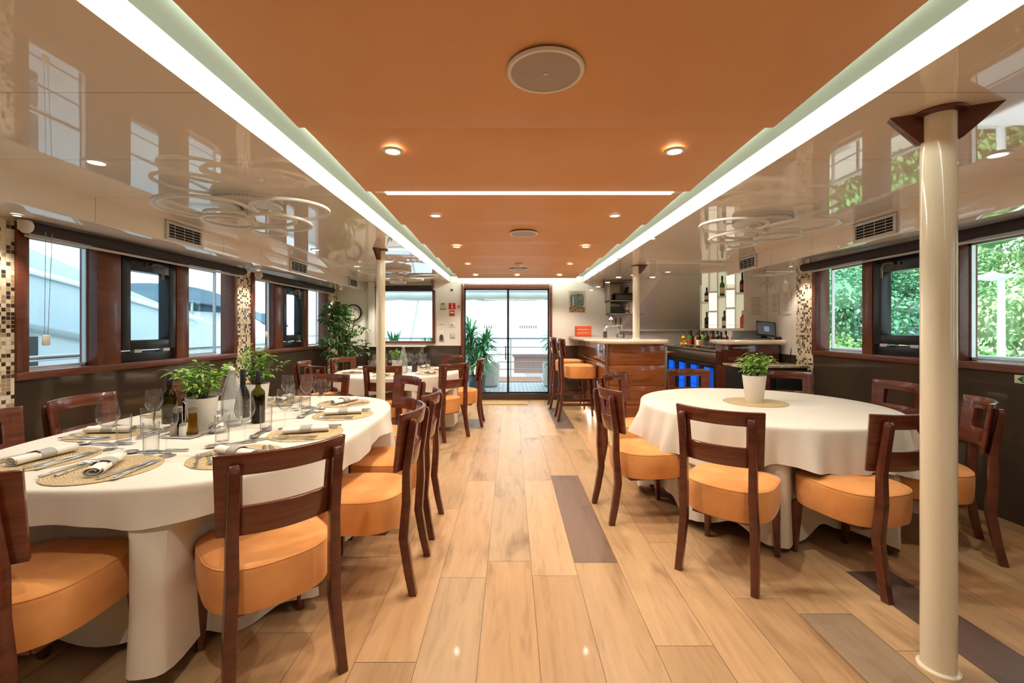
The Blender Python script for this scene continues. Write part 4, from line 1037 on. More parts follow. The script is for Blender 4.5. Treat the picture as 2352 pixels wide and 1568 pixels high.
g = G(); g.lathe([(.001, 0), (.032, 0), (.045, .018), (.048, .028), (.046, .03)], 28, cap=False); obj('bowl', g, chrome, t)
g = G(); g.lathe([(.047, .03), (.044, .045), (.028, .060), (.008, .066), (.006, .074), (.010, .082), (.001, .086)], 28, cap=False); obj('lid', g, chrome, t)
bottle('wine_bottle', 'dark wine bottle on the far laid table', (-1.28, 5.86, TZ), .30, .038, glassd, blackp)
carafe('fluted clear swing-top bottle on the far laid table', (-1.40, 5.74, TZ))
# ================================================================== the bar
t = thing('bar_counter', 'glossy reddish wood bar counter with thick rounded marble top', 'bar counter', (0, 0, 0))
body = [(1.23, 8.06), (1.23, 5.76), (1.31, 5.68), (1.99, 5.68), (1.99, 6.12), (1.66, 6.12), (1.66, 8.06)]
g = G()
for z0, z1 in ((.10, .33), (.335, .58), (.585, .845), (.85, 1.12)): g.prism(body, z0, z1)
obj('body_panelling', g, barwood, t, bevel=.005)
g = G(); g.prism([(1.30, 8.06), (1.30, 5.80), (1.36, 5.75), (1.93, 5.75), (1.93, 6.06), (1.66, 6.06), (1.66, 8.06)], 0, .10); obj('plinth', g, stone, t)
top = [(1.06, 8.10), (1.08, 6.05), (1.10, 5.78), (1.16, 5.64), (1.28, 5.58), (1.99, 5.58), (2.035, 5.62), (2.035, 6.17), (1.72, 6.17), (1.72, 8.10)]
g = G(); g.prism(top, 1.12, 1.18); obj('marble_top', g, marble, t, bevel=.026, seg=5)
g = G(); g.tube([(1.252, 5.705, .12), (1.252, 5.705, 1.12)], .010, 8); obj('corner_trim', g, steel, t)
g = G(); g.box(1.99, 2.03, 5.70, 6.1, .0, 1.08); obj('end_panel', g, steel, t, bevel=.003)
g = G(); g.tube([(1.20, 5.75, .86), (1.20, 8.0, .86)], .012, 8)
for y in (5.85, 6.9, 7.95): g.tube([(1.20, y, .86), (1.235, y, .86)], .009, 8)
obj('bag_rail', g, barwood, t)
g = G(); g.box(1.262, 1.292, 5.78, 8.0, .085, .098); obj('plinth_led', g, led, t)
lamp('plinth_led_lamp', 'AREA', (1.255, 6.9, .095), 16, (1, .87, .62), 2.2, (0, math.radians(-25), 0), sy=.03).rotation_euler = (0, math.radians(25), PI/2)
t = thing('bar_counter', 'short dark wood bar end with marble top carrying the till screen', 'bar counter', (0, 0, 0))
g = G()
for z0, z1 in ((.0, .33), (.335, .84), (.845, 1.12)): g.box(2.72, 3.36, 5.50, 5.84, z0, z1)
obj('body_panelling', g, barwoodd, t, bevel=.004)
g = G(); g.prism([(2.66, 5.44), (2.62, 5.50), (2.62, 5.80), (2.66, 5.86), (3.42, 5.86), (3.42, 5.44)], 1.12, 1.18); obj('marble_top', g, marble, t, bevel=.026, seg=5)
g = G(); g.box(2.78, 3.02, 5.488, 5.499, 1.072, 1.088); obj('slot_handle', g, steel, t)
# back bar with fridges
t = thing('back_bar', 'steel back bar worktop over a row of blue-lit fridges', 'worktop', (0, 0, 0))
g = G(); g.box(2.77, 3.42, 5.88, 7.9, .99, 1.02); obj('worktop', g, steel, t, bevel=.004)
g = G(); g.tube([(2.79, 5.9, 1.065), (2.79, 7.88, 1.065)], .006, 8)
for k in range(6): y = 5.92+k*.39; g.tube([(2.79, y, 1.02), (2.79, y, 1.065)], .004, 6)
obj('gallery_rail', g, chrome, t)
g = G(); g.box(2.80, 3.40, 5.88, 7.9, .0, .99); obj('carcass', g, mat('dark_steel', (.05, .042, .032), .35, .7), t, bevel=.003)
g = G(); g.box(2.785, 2.80, 5.88, 7.9, .84, .985); obj('upper_fascia', g, steel, t, bevel=.003)
for k in range(4):
    y0 = 5.95 + k*.47; y1 = y0+.45
    f = obj('fridge_door', frame(0, 1, 0, 1, 0, 1, .1), black, t) if False else None
    g = G(); x0, x1 = 2.765, 2.80
    g.box(x0, x1, y0, y0+.045, .12, .82); g.box(x0, x1, y1-.045, y1, .12, .82); g.box(x0, x1, y0+.045, y1-.045, .775, .82); g.box(x0, x1, y0+.045, y1-.045, .12, .165)
    f = obj('fridge_door', g, blackp, t, bevel=.003)
    g = G(); g.box(2.792, 2.796, y0+.045, y1-.045, .165, .775); obj('lit_interior', g, blue if k % 2 else blue, f)
    g = G(); g.box(2.789, 2.792, y0+.045, y0+.19, .165, .775)
    for z in (.32, .48, .63): g.box(2.786, 2.793, y0+.045, y1-.045, z, z+.012)
    obj('bottle_rack', g, blued, f)
    g = G(); g.tube([(2.755, y0+.02, .35), (2.755, y0+.02, .6)], .006, 8); obj('door_handle', g, steel, f)
g = G(); g.lathe([(.001, 0), (.012, 0), (.012, .01), (.001, .012)], 12, cap=False, M=Matrix.Translation((2.785, 7.84, .9)) @ Matrix.Rotation(-PI/2, 4, 'Y')); obj('pilot_light', g, redl, t)
# end wall behind the bar: sloping underside of the stairs
g = G(); vs = [(2.02, 8.10, 1.30), (3.42, 8.10, 1.30), (3.42, 7.10, 2.17), (2.45, 7.10, 2.17)]
g.add(vs + [(x, y+.06, z+.02) for x, y, z in vs], [(0,1,2,3), (7,6,5,4), (0,4,5,1), (1,5,6,2), (2,6,7,3), (3,7,4,0)])
struct('trim_6', g, mat('stair_panel', (.82, .80, .72), .25), label='sloping pale panel under the stairs behind the bar')
g = G(); g.box(2.0, 3.42, 8.03, 8.12, 1.27, 1.30); struct('trim_7', g, white_w, label='white ledge below the sloping panel')
g = G(); g.add([(2.02, 8.10, 1.30), (2.45, 7.10, 2.17), (2.02, 8.10, 2.17), (2.45, 8.10, 2.17), (2.06, 8.11, 1.30)], [(0, 1, 2), (0, 1, 3, 4), (1, 2, 3)]); struct('trim_10', g, white_w, label='white side of the boxed-in stairs')
# lit shelf unit
t = thing('wall_shelf', 'backlit white display shelf unit of open cells holding bottles', 'shelf', (0, 0, 0))
A = Vector((3.12, 5.88, 0)); B = Vector((2.67, 6.20, 0)); D = (B-A).normalized(); Nv = Vector((D.y, -D.x, 0)); 
if Nv.x > 0: Nv = -Nv
Lw = (B-A).length; Z0, Z1 = 1.325, 2.10; dep = .11
Mx = Matrix((( D.x, -Nv.x, 0, A.x), (D.y, -Nv.y, 0, A.y), (0, 0, 1, 0), (0, 0, 0, 1)))   # local x along shelf, y into the unit
g = G(); g.box(0, Lw, dep, dep+.02, Z0, Z1, Mx); obj('lit_back', g, shelfb, t)
g = G(); g.box(0, Lw, -.002, dep, Z0-.035, Z0, Mx); g.box(0, Lw, 0, dep, Z1, Z1+.08, Mx)
g.prism([(3.12, 5.88), (3.42, 5.88), (3.42, 6.5), (2.80, 6.33)], Z0-.035, Z0-.005)
obj('carcass', g, white_w, t, bevel=.002)
cols = 5; cw = Lw/cols
g = G()
for k in range(cols+1):
    x = k*cw; g.box(x-.003, x+.003, 0, dep, Z0, Z1 if k < 5 else Z1-.17, Mx)
obj('divider', g, white_w, t)
hs = {0: [.47], 1: [.27, .53], 2: [.43], 3: [.23, .50], 4: [.36]}
for k, v in hs.items():
    for z in v: g = G(); g.box(k*cw+.005, (k+1)*cw-.005, 0, dep, Z0+z-.012, Z0+z+.012, Mx); obj('shelf_board', g, alu, t)
for k, (z0, z1) in ((1, (.0, .258)), (1, (.282, .518)), (3, (0, .218)), (3, (.242, .488)), (1, (.60, .775))):
    g = G(); g.box(k*cw+.006, (k+1)*cw-.006, .012, .02, Z0+z0+.002, Z0+z1, Mx); obj('lit_door', g, shelfl, t)
g = G()
for k in range(cols): g.box(k*cw+.006, (k+1)*cw-.006, .004, .008, Z0+.040, Z0+.044, Mx)
obj('gallery_wire', g, steel, t)
def spb(k, z, H, R, gm, cm, lm, lb, fx=.5, fl=None):
    p = Mx @ Vector(((k+fx)*cw, .055, 0)); R = min(R, .031); bottle('liquor_bottle', lb, (p.x, p.y, Z0+z), H, R, gm, cm, 'bottles on the lit shelf', fl, lm)
lcream = mat('label_cream', (.75, .66, .45), .6); lred = mat('label_red', (.35, .03, .03), .6); lwhite = mat('label_white', (.7, .7, .66), .6)
grn = mat('green_bottle', (.06, .16, .02), .15); drk = mat('dark_bottle', (.02, .012, .010), .12); org = mat('orange_bottle', (.65, .12, .01), .2); brn = mat('brown_bottle', (.12, .03, .01), .15)
spb(0, .482, .25, .036, drk, drk, lred, 'dark bottle with red label in the top cell nearest the wine glasses', .25)
spb(0, 0, .24, .034, org, whitep, org, 'bright orange bottle in the bottom cell of the lit shelf', .22)
spb(2, .442, .28, .040, grn, drk, lcream, 'green bottle with a cream label on the lit shelf')
spb(2, 0, .24, .034, brn, drk, lwhite, 'brown bottle with a white label low on the lit shelf', .25)
spb(4, .372, .20, .034, drk, drk, lwhite, 'dark bottle with a slanted white label on the lit shelf', .30)
spb(4, 0, .23, .030, drk, drk, None, 'slim black bottle in the far bottom cell of the lit shelf', .3)
# cabinet side and white partition with papers
g = G(); g.box(3.125, 3.425, 5.875, 5.90, Z0-.035, 2.1); struct('trim_8', g, white_w, label='white end panel of the shelf niche')
g = G(); g.box(3.0, 3.425, 5.93, 5.96, 1.02, 1.29); struct('trim_9', g, mat('splashback', (.42, .46, .46), .2), label='grey splashback behind the till')
def sheet(label, loc, w_, h_, rz, lines, seed, cat='notice', head=True, name='paper_notice'):
    t = thing(name, label, cat, loc, rz); r_ = random.Random(seed)
    g = G(); g.box(-w_/2, w_/2, -.0015, 0, 0, h_); obj('sheet', g, paper, t)
    g = G()
    for i in range(lines):
        z = h_*(.90-.82*i/lines); l = w_*r_.uniform(.25, .40)
        g.box(-l, l, -.0022, -.0016, z-h_*.010, z+h_*.010 if i % 5 else z+h_*.018)
    obj('printing', g, mat('faded_ink', (.30, .27, .27), .7), t); return t
sheet('tall printed paper notice on the white panel beside the lit shelf', (3.275, 5.873, 1.46), .20, .30, 0, 13, 1)
sheet('printed price list, nearer the lit shelf of the two on the side wall', (3.424, 5.70, 1.50), .16, .27, PI/2*-1, 10, 2)
sheet('printed price list next to the mosaic strip', (3.424, 5.46, 1.50), .17, .28, -PI/2, 10, 3)
for k, x in enumerate((1.86, 2.10, 2.33)):
    sheet('faint printed drinks list under the wall cabinet, %s of three' % ('nearest the beer tap', 'middle', 'beside the bar column')[k], (x, YB-.002, 1.44), .15, .21, 0, 9, 10+k)
# till
t = thing('till_screen', 'black touch screen till standing on the short marble bar end', 'till', (3.27, 5.63, 1.18), math.radians(-6))
g = G(); M = Matrix.Translation((0, 0, .135)) @ Matrix.Rotation(math.radians(-22), 4, 'X') @ Matrix.Rotation(math.radians(7), 4, 'Y'); g.box(-.115, .115, -.012, .012, -.10, .10, M); obj('housing', g, blackp, t, bevel=.005)
g = G(); g.box(-.098, .098, -.0135, -.012, -.082, .085, M); s_ = obj('screen', g, screen, t)
g = G(); g.box(-.03, .03, -.0145, -.0136, -.04, .03, M); obj('display_window', g, mat('screen_window', (.1, .12, .16), .3, emit=(.16, .2, .26), es=.8), s_)
g = G(); g.box(-.06, .06, .0, .12, .001, .02); g.box(-.03, .03, .03, .08, .02, .12); obj('stand', g, blackp, t, bevel=.004)
g = G(); g.box(-.26, .0, -.10, .02, .001, .012); obj('keyboard', g, mat('grey_plastic', (.12, .12, .13), .4), t, bevel=.003)
g = G(); g.tube([(.15, .05, .02), (.19, -.10, .012), (.195, -.20, -.0), (.19, -.235, -.09), (.17, -.24, -.22)], .005, 6); g.lathe([(.001, 0), (.05, 0), (.055, .02), (.03, .035), (.001, .036)], 14, cap=False, at=(.16, 0, .001)); obj('cable', g, blackp, t)
# hanging glass rack
t = thing('glass_rack', 'wire hanging rack for stemware under the soffit by the mosaic', 'rack', (0, 0, 0))
g = G()
for k in range(6):
    x = 2.96+k*.058; g.tube([(x, 5.05, 1.972), (x, 5.48, 1.972)], .0025, 6)
for y in (5.05, 5.27, 5.48): g.tube([(2.93, y, 1.975), (3.28, y, 1.975)], .003, 6)
for x, y in ((2.96, 5.08), (3.25, 5.08), (2.96, 5.45), (3.25, 5.45)): g.tube([(x, y, 1.975), (x, y, 2.012)], .003, 6)
obj('wire_frame', g, chrome, t)
for k, (x, y) in enumerate(((2.99, 5.14), (3.045, 5.30), (3.105, 5.18), (3.17, 5.33), (3.22, 5.16), (3.10, 5.42))):
    c = copy_tree(first['wine']); c.location = (x, y, 1.985); c.rotation_euler = (PI, 0, 0); c['group'] = 'upside-down wine glasses hanging in the rack'
    c['label'] = 'wine glass hanging upside down in the wire rack, ' + ('outermost at the lit shelf end', 'second from the lit shelf end', 'third in the front row', 'fourth, in the rear row', 'closest to the mosaic strip', 'farthest back behind the others')[k]
# little cabinet
t = thing('low_cabinet', 'small black cabinet with a patterned marble top in front of the short bar end', 'cabinet', (0, 0, 0))
g = G(); g.box(2.62, 3.36, 4.98, 5.38, .03, .875); g.box(2.66, 3.32, 5.02, 5.34, 0, .03); obj('body', g, blackp, t, bevel=.004)
g = G(); g.box(2.60, 3.38, 4.96, 5.40, .875, .90); obj('stone_top', g, varied('patterned_marble', (.70, .60, .42), (.30, .24, .16), .12, 9), t, bevel=.003)
for k in range(2):
    g = G(); g.box(2.635+k*.36, 2.985+k*.36, 4.966, 4.98, .06, .85); dd = obj('door', g, blackp, t, bevel=.003)
    g = G(); g.tube([(2.965+k*.06, 4.955, .5), (2.965+k*.06, 4.955, .62)], .005, 6); obj('handle', g, steel, dd)
# poster
t = thing('poster', 'vintage travel poster with arched lettering on the end wall', 'poster', (1.225, YB-.004, 1.61))
g = G(); g.box(-.153, .153, -.003, 0, 0, .405); obj('sheet', g, mat('poster_cream', (.62, .52, .36), .5), t)
g = G(); vs = [(-.12, 0, .12), (.12, 0, .12), (.13, 0, .32), (.08, 0, .34), (0, 0, .348), (-.08, 0, .34), (-.13, 0, .32)]; g.add([(x, -.0042, z) for x, y, z in vs], [tuple(range(7))]); obj('sky_print', g, varied('poster_blue', (.02, .07, .09), (.20, .25, .22), .5, 22), t)
g = G(); g.add([(-.153+.01, -.0048, .01), (.143, -.0048, .01), (.143, -.0048, .09), (.06, -.0048, .13), (-.04, -.0048, .12), (-.10, -.0048, .14), (-.143, -.0048, .08)], [tuple(range(7))]); obj('town_print', g, varied('poster_town', (.50, .36, .20), (.04, .03, .02), .5, 30), t)
g = G(); g.add([(-.085, -.0052, .13), (-.055, -.0052, .13), (-.06, -.0052, .26), (-.072, -.0052, .30), (-.082, -.0052, .26)], [(0, 1, 2, 3, 4)]); obj('tower_print', g, mat('poster_pale', (.55, .55, .45), .5), t)
for i, ch in enumerate('DUBROVNIK'):
    u = (i-4)/4; text('lettering', ch, .040, (u*.105, -.0056, .368-.014*u*u), (PI/2, -u*.2*-1, 0), ink, t)
# wall cabinet with radio
t = thing('wall_cabinet', 'open steel wall cabinet holding a radio, above the beer tap', 'cabinet', (0, 0, 0))
g = G()
X0, X1, Y0_, Y1_ = 1.735, 2.37, 7.72, 8.115
for a in ((X0, X0+.012, Y0_, Y1_, 1.80, 2.16), (X1-.012, X1, Y0_, Y1_, 1.80, 2.16), (X0, X1, Y0_, Y1_, 1.80, 1.815), (X0, X1, Y0_, Y1_, 2.145, 2.16), (X0, X1, Y1_-.01, Y1_, 1.80, 2.16)): g.box(*a)
obj('upper_box', g, steel, t, bevel=.002)
g = G()
for a in ((X0+.02, X0+.03, Y0_+.06, Y1_, 1.565, 1.80), (X1-.012, X1, Y0_+.06, Y1_, 1.565, 1.80), (X0+.02, X1, Y0_+.06, Y1_, 1.565, 1.58), (X0+.02, X1, Y1_-.01, Y1_, 1.565, 1.80)): g.box(*a)
obj('lower_box', g, steel, t, bevel=.002)
t = thing('radio', 'black radio unit with rows of keys in the wall cabinet', 'radio', (2.05, 7.90, 1.8155))
g = G(); g.box(-.20, .30, -.12, .12, 0, .13); obj('housing', g, blackp, t, bevel=.005)
g = G()
for i in range(14):
    for k in range(3): g.box(-.17+i*.033, -.15+i*.033, -.125, -.12, .02+k*.025, .035+k*.025)
obj('keys', g, mat('grey_keys', (.15, .15, .15), .5), t)
g = G(); g.tube([(.02, 0, .13), (.04, 0, .22), (.12, 0, .25), (.20, 0, .22), (.24, 0, .13)], [.035, .03, .02, .03, .035], 10); obj('handset', g, blackp, t)
t = thing('storage_basket', 'black perforated basket on the lower cabinet shelf', 'basket', (1.90, 7.93, 1.5805))
g = G(); g.box(-.12, .10, -.10, .10, 0, .13); obj('basket_body', g, blackp, t, bevel=.006)
for k in range(2):
    bottle('small_bottle', 'little pale patterned bottle in the wall cabinet, %s' % ('beside the basket', 'next to the column')[k], (2.08+k*.09, 7.86, 1.5805), .17, .03, lwhite, whitep, 'small bottles in the wall cabinet', None, lred)
# beer tap
t = thing('beer_tap', 'chrome curved beer tap with three handles on the marble bar', 'beer tap', (1.47, 6.85, 1.18))
g = G(); g.lathe([(.03, 0), (.03, .09), (.026, .095)], 18); obj('base', g, mat('tap_base', (.10, .07, .05), .3, .6), t)
g = G(); g.tube([(0, 0, .09), (.005, 0, .135), (.035, 0, .165), (.09, 0, .178), (.26, 0, .178)], [.024, .024, .020, .014, .012], 14); obj('pipe', g, chrome, t)
for k in range(3):
    x = .09+k*.075
    g = G(); g.tube([(x, -.01, .178), (x+.005, -.06, .165), (x+.03, -.075, .10)], [.009, .008, .006], 8); tp = obj('spout', g, chrome, t)
    g = G(); g.lathe([(.006, 0), (.006, .03), (.014 if k else .035, .05), (.016 if k else .04, .09), (.010, .13), (.001, .135)], 14, at=(x, -.01, .185), cap=False); obj('tap_handle', g, blackp if k else steel, tp)
# crate
t = thing('wooden_crate', 'small orange slatted wooden crate on the end of the marble bar', 'crate', (1.30, 7.90, 1.1805))
for k in range(3):
    g = G(); z = .005+k*.062; g.box(-.135, .135, -.10, -.09, z, z+.05); g.box(-.135, .135, .09, .10, z, z+.05); g.box(-.135, -.125, -.09, .09, z, z+.05); g.box(.125, .135, -.09, .09, z, z+.05); obj('slat', g, orangew, t, bevel=.002)
g = G()
for a, b in ((-.12, -.085), (.12, -.085), (-.12, .085), (.12, .085)): g.box(a-.008, a+.008, b-.008, b+.008, 0, .18)
g.box(-.125, .125, -.09, .09, 0, .006); obj('corner_posts', g, orangew, t)
# bottles and glasses on the back bar
WZ = 1.0205
BB = [(2.95, 7.25, .26, grn, lred, 'green bottle with a red label beside the lemons'), (3.05, 7.42, .27, drk, None, 'dark bottle at the back, just past the green one'), (3.14, 7.05, .29, drk, None, 'tall dark bottle in the middle of the back bar row'),
      (3.02, 6.95, .20, whitep, lcream, 'squat white bottle with a yellow top'), (3.20, 6.80, .29, drk, lwhite, 'dark bottle with a pale label under the lit shelf'), (3.10, 6.72, .27, grn, None, 'plain green bottle under the lit shelf'),
      (3.24, 6.62, .28, brn, lcream, 'brown bottle with a cream label under the lit shelf'), (3.12, 6.52, .25, drk, lred, 'short dark bottle with red label nearest the glasses'), (3.26, 6.42, .28, drk, None, 'black bottle nearest the splashback'),
      (3.20, 7.35, .25, brn, None, 'brown bottle at the back by the wall ledge'), (3.26, 7.15, .28, grn, lwhite, 'green bottle with a white label against the wall'),
      (2.92, 6.82, .29, drk, lcream, 'dark bottle with a cream label near the front rail'), (2.93, 6.68, .27, grn, lred, 'green bottle with a red label near the front rail'), (3.02, 6.60, .30, brn, None, 'tall brown bottle just left of the short bar end'), (2.96, 6.98, .25, org, None, 'amber orange bottle beside the squat white one')]
for x, y, H, gm, lm, lb in BB: bottle('liquor_bottle', lb, (x, y, WZ), H, .038, gm, drk if gm is not whitep else lemon, 'bottles standing on the back bar', None, lm)
lspots = [(2.89, 7.44, 0), (2.93, 7.37, 0), (2.99, 7.43, 0), (2.93, 7.42, .058), (2.86, 7.36, 0), (2.90, 7.39, .112)]
l0 = None
for k, (x, y, z) in enumerate(lspots):
    lb = 'yellow lemon in the heap on the back bar, ' + ('nearest the bar gap', 'at the front foot of the heap', 'nearest the green bottle', 'in the upper layer', 'on the outer front edge', 'on the very top')[k]
    if l0 is None:
        g = G(); g.lathe([(.001, 0), (.012, .003), (.028, .018), (.032, .032), (.028, .047), (.012, .061), (.004, .065), (.001, .067)], 18, cap=False); l0 = obj('lemon', g, lemon, loc=(x, y, WZ+z)); tag(l0, lb, 'lemon', 'lemons on the back bar')
    else: c = l0.copy(); C.objects.link(c); c.location = (x, y, WZ+z); c['label'] = lb
for k in range(14):
    c = copy_tree(first['tum']); x = 2.86+.075*(k % 4)+(.03 if k > 7 else 0); y = 6.60-.085*(k//4)-(.02*(k % 2)); c.location = (x, y, WZ); c.scale = (1.2, 1.2, .75); c['group'] = 'upturned glasses on the back bar'
    c['label'] = 'clear short glass standing among others on the steel back bar'
g = G(); g.box(2.98, 3.35, 6.0, 6.22, 0, .02); 
for k in range(6):
    c = copy_tree(first['tum']); c.location = (2.88+.075*(k % 3), 6.05+.09*(k//3), WZ); c['group'] = 'tall glasses by the till'; c['label'] = 'clear tall glass on the back bar beside the short bar end'
# socket, switches and signs on the end wall
def plate(name, label, cat, px, py, w_, h_, m, inner=None, iw=.5):
    x = (px-1173)/1010*YB; z = 1.33+(752.5-py)/1010*YB
    t = thing(name, label, cat, (x, YB, z)); g = G(); g.box(-w_/2, w_/2, -.012, -.0005, -h_/2, h_/2); obj('plate', g, m, t, bevel=.003)
    if inner: g = G(); g.box(-w_/2*iw, w_/2*iw, -.016, -.012, -h_/2*iw, h_/2*iw); obj('inset', g, inner, t, bevel=.002)
    return t
plate('wall_socket', 'grey double socket plate on the wall above the bar top', 'socket', 1425, 771, .15, .085, steel, whitep, .6)
plate('light_switch', 'metallic framed light switch between window and glass door', 'switch', 1039.5, 771, .085, .085, alu, whitep, .5)
plate('thermostat', 'white thermostat box on the wall left of the glass door', 'thermostat', 1039, 745.5, .10, .08, whitep, mat('lcd', (.3, .32, .28), .3), .4)
t = plate('fire_call_point', 'small red fire call point with a white window', 'fire alarm', 1038.5, 719, .095, .095, red); g = G(); g.box(-.037, .037, -.0135, -.012, -.006, .026); obj('inset', g, paper, t)
t = plate('fire_button_sign', 'red square sign with a white pressing hand', 'sign', 1038.7, 702.5, .125, .11, red)
g = G(); g.lathe([(.001, 0), (.018, 0)], 16, cap=False, M=Matrix.Translation((0, -.0128, -.022)) @ Matrix.Rotation(PI/2, 4, 'X')); g.box(-.009, .0, -.0128, -.0122, -.01, .025); g.lathe([(.001, 0), (.011, 0)], 12, cap=False, M=Matrix.Translation((-.004, -.0129, .034)) @ Matrix.Rotation(PI/2, 4, 'X')); obj('hand_symbol', g, paper, t)
t = plate('muster_sign', 'pale square sign with a ringed red hooked arrow', 'sign', 1018.5, 703, .13, .13, pale)
g = G(); n = 28
g.tube([(.048*math.cos(2*PI*i/n), -.0125, .01+.048*math.sin(2*PI*i/n)) for i in range(n+1)], .0018, 5, caps=False); obj('ring_symbol', g, ink, t)
g = G(); g.tube([(-.022, -.0128, .02), (-.016, -.0128, .045), (.006, -.0128, .046), (.012, -.0128, .03), (.004, -.0128, .0), (.006, -.0128, -.028)], [.008, .009, .009, .006, .004, .002], 6); obj('hook_symbol', g, red, t)
g = G(); g.box(-.055, .055, -.0128, -.012, -.055, -.050); g.box(-.06, .06, -.0128, -.012, -.062, -.058); obj('caption', g, ink, t)
t = plate('no_smoking_sign', 'tiny round red-ringed prohibition sticker beside the door', 'sign', 1052.8, 704, .001, .001, white_w)
g = G(); g.tube([(.021*math.cos(2*PI*i/20), -.004, .021*math.sin(2*PI*i/20)) for i in range(21)], .003, 5, caps=False); g.tube([(-.014, -.004, .014), (.014, -.004, -.014)], .0025, 5); obj('ring_symbol', g, red, t)
t = plate('camera_sensor', 'small white camera sensor high on the wall by the door', 'sensor', 1038.5, 665, .05, .06, whitep); g = G(); g.lathe([(.001, .03), (.014, .022), (.02, 0)], 14, cap=False, M=Matrix.Translation((0, -.012, -.005)) @ Matrix.Rotation(PI/2, 4, 'X')); obj('lens', g, ink, t)
t = plate('soap_dispenser', 'white sanitizer dispenser with a dark arched window', 'dispenser', 1014, 771, .10, .20, whitep); g = G(); g.prism([(-.035, 0), (.035, 0), (.035, .07), (.025, .10), (0, .115), (-.025, .10), (-.035, .07)], -.018, -.012, M=Matrix.Translation((0, 0, -.085)) @ Matrix(((1,0,0,0),(0,0,1,0),(0,1,0,0),(0,0,0,1)))); obj('window', g, mat('smoked', (.08, .07, .06), .2), t)
x = (1014-1173)/1010*YB; z = 1.33+(752.5-745.5)/1010*YB
t = thing('wall_caption', 'two faint lines of small lettering above the sanitizer dispenser', 'caption', (x, YB, z)); g = G(); g.box(-.052, .052, -.002, -.0005, .006, .011); g.box(-.038, .038, -.002, -.0005, -.008, -.003); obj('lettering', g, mat('faded_ink', (.3, .27, .27), .7), t)
# clock
x = (812-1173)/1010*YB; z = 1.33+(752.5-718)/1010*YB
t = thing('wall_clock', 'round black-rimmed wall clock showing a few minutes past six', 'clock', (x, YB, z))
MR = Matrix.Rotation(PI/2, 4, 'X')
g = G(); g.lathe([(.133, .002), (.133, .028), (.140, .036), (.150, .034), (.155, .022), (.155, .002)], 48, M=MR, cap=False); obj('rim', g, blackp, t)
g = G(); g.lathe([(.001, .012), (.136, .012)], 48, M=MR, cap=False); obj('dial', g, mat('clock_face', (.78, .76, .68), .3), t)
for i in range(1, 13):
    a = PI/2-i*PI/6; text('numeral', str(i), .034, (.108*math.cos(a), -.0128, .108*math.sin(a)), (PI/2, 0, 0), ink, t)
for nm, a, L, wd in (('minute_hand', PI/2-math.radians(22), .10, .0035), ('hour_hand', PI/2-math.radians(181), .065, .005), ('second_hand', PI/2-math.radians(290), .09, .0015)):
    g = G(); g.box(-.015, L, -.0005, .0005, -wd, wd, Matrix.Translation((0, -.0145, 0)) @ Matrix.Rotation(-a, 4, 'Y')); obj(nm, g, ink, t)
# exit arrow sign on the dark wall
zc = 1.33-(871-752.5)/1010*2.95
t = thing('exit_arrow_sign', 'pale luminous sign with a green arrow on the dark wall', 'sign', (WR, 2.90, zc)); 
g = G(); g.box(-.006, -.0005, -.14, .09, -.028, .028); obj('plate', g, pale, t, bevel=.0015)
g = G(); g.box(-.0075, -.006, -.11, .055, -.004, .004); 
for s in (1, -1): g.add([(-.0075, .072, 0), (-.0075, .040, s*.022), (-.0075, .028, s*.018), (-.0075, .048, 0)], [(0, 1, 2, 3)])
obj('arrow', g, green, t)
# ================================================================== outside: aft deck
teakd = varied('deck_planks', (.50, .56, .60), (.40, .46, .51), .6, 3)
mm = teakd; tt = N(mm, 'TexCoord'); s3 = N(mm, 'SeparateXYZ'); Lk(mm, tt.outputs['Object'], s3.inputs[0]); q = N(mm, 'Math'); q.operation = 'DIVIDE'; q.inputs[1].default_value = .09; Lk(mm, s3.outputs['X'], q.inputs[0])
fr = N(mm, 'Math'); fr.operation = 'FRACT'; Lk(mm, q.outputs[0], fr.inputs[0]); lt = N(mm, 'Math'); lt.operation = 'LESS_THAN'; lt.inputs[1].default_value = .09; Lk(mm, fr.outputs[0], lt.inputs[0])
mx_ = N(mm, 'MixRGB'); mx_.inputs[2].default_value = (.12, .15, .18, 1); prev = BS(mm).inputs['Base Color'].links[0].from_socket; Lk(mm, prev, mx_.inputs[1]); Lk(mm, lt.outputs[0], mx_.inputs[0]); Lk(mm, mx_.outputs[0], BS(mm).inputs['Base Color'])
g = G(); g.box(-5, 5.4, YB+.14, 12.2, -.10, -.02); struct('deck', g, teakd, label='grey planked aft deck beyond the glass door')
awn = mat('awning_white', (.80, .82, .83), .7); cvs = bpy.data.materials.new('brightened_roof'); cvs.use_nodes = True
_t = N(cvs, 'BsdfTranslucent'); _t.inputs[0].default_value = (.92, .94, .95, 1); _x = N(cvs, 'MixShader'); _x.inputs[0].default_value = .75  # translucency added so daylight brightens the underside of the deck roof
Lk(cvs, BS(cvs).outputs[0], _x.inputs[1]); Lk(cvs, _t.outputs[0], _x.inputs[2]); Lk(cvs, _x.outputs[0], cvs.node_tree.nodes['Material Output'].inputs[0])
g = G(); g.box(-5, 5.4, YB+.15, 12.1, 2.42, 2.5); struct('deck_roof', g, cvs, label='white roof over the aft deck')
g = G(); g.box(-4.2, 5.2, 11.0, 11.2, 2.22, 2.42); tag(obj('roof_beam', g, mat('beam_grey', (.35, .42, .46), .5)), 'blue-grey beam under the deck roof', 'beam')
g = G(); g.tube([(-5 + 10*k/40, 12.0, 2.18+.012*math.sin(k*1.7)) for k in range(41)], [.11+.012*math.sin(k*2.3) for k in range(41)], 12); tag(obj('rolled_awning', g, mat('rolled_canvas', (.52, .55, .50), .8)), 'rolled-up canvas awning along the deck roof edge', 'awning')
g = G()
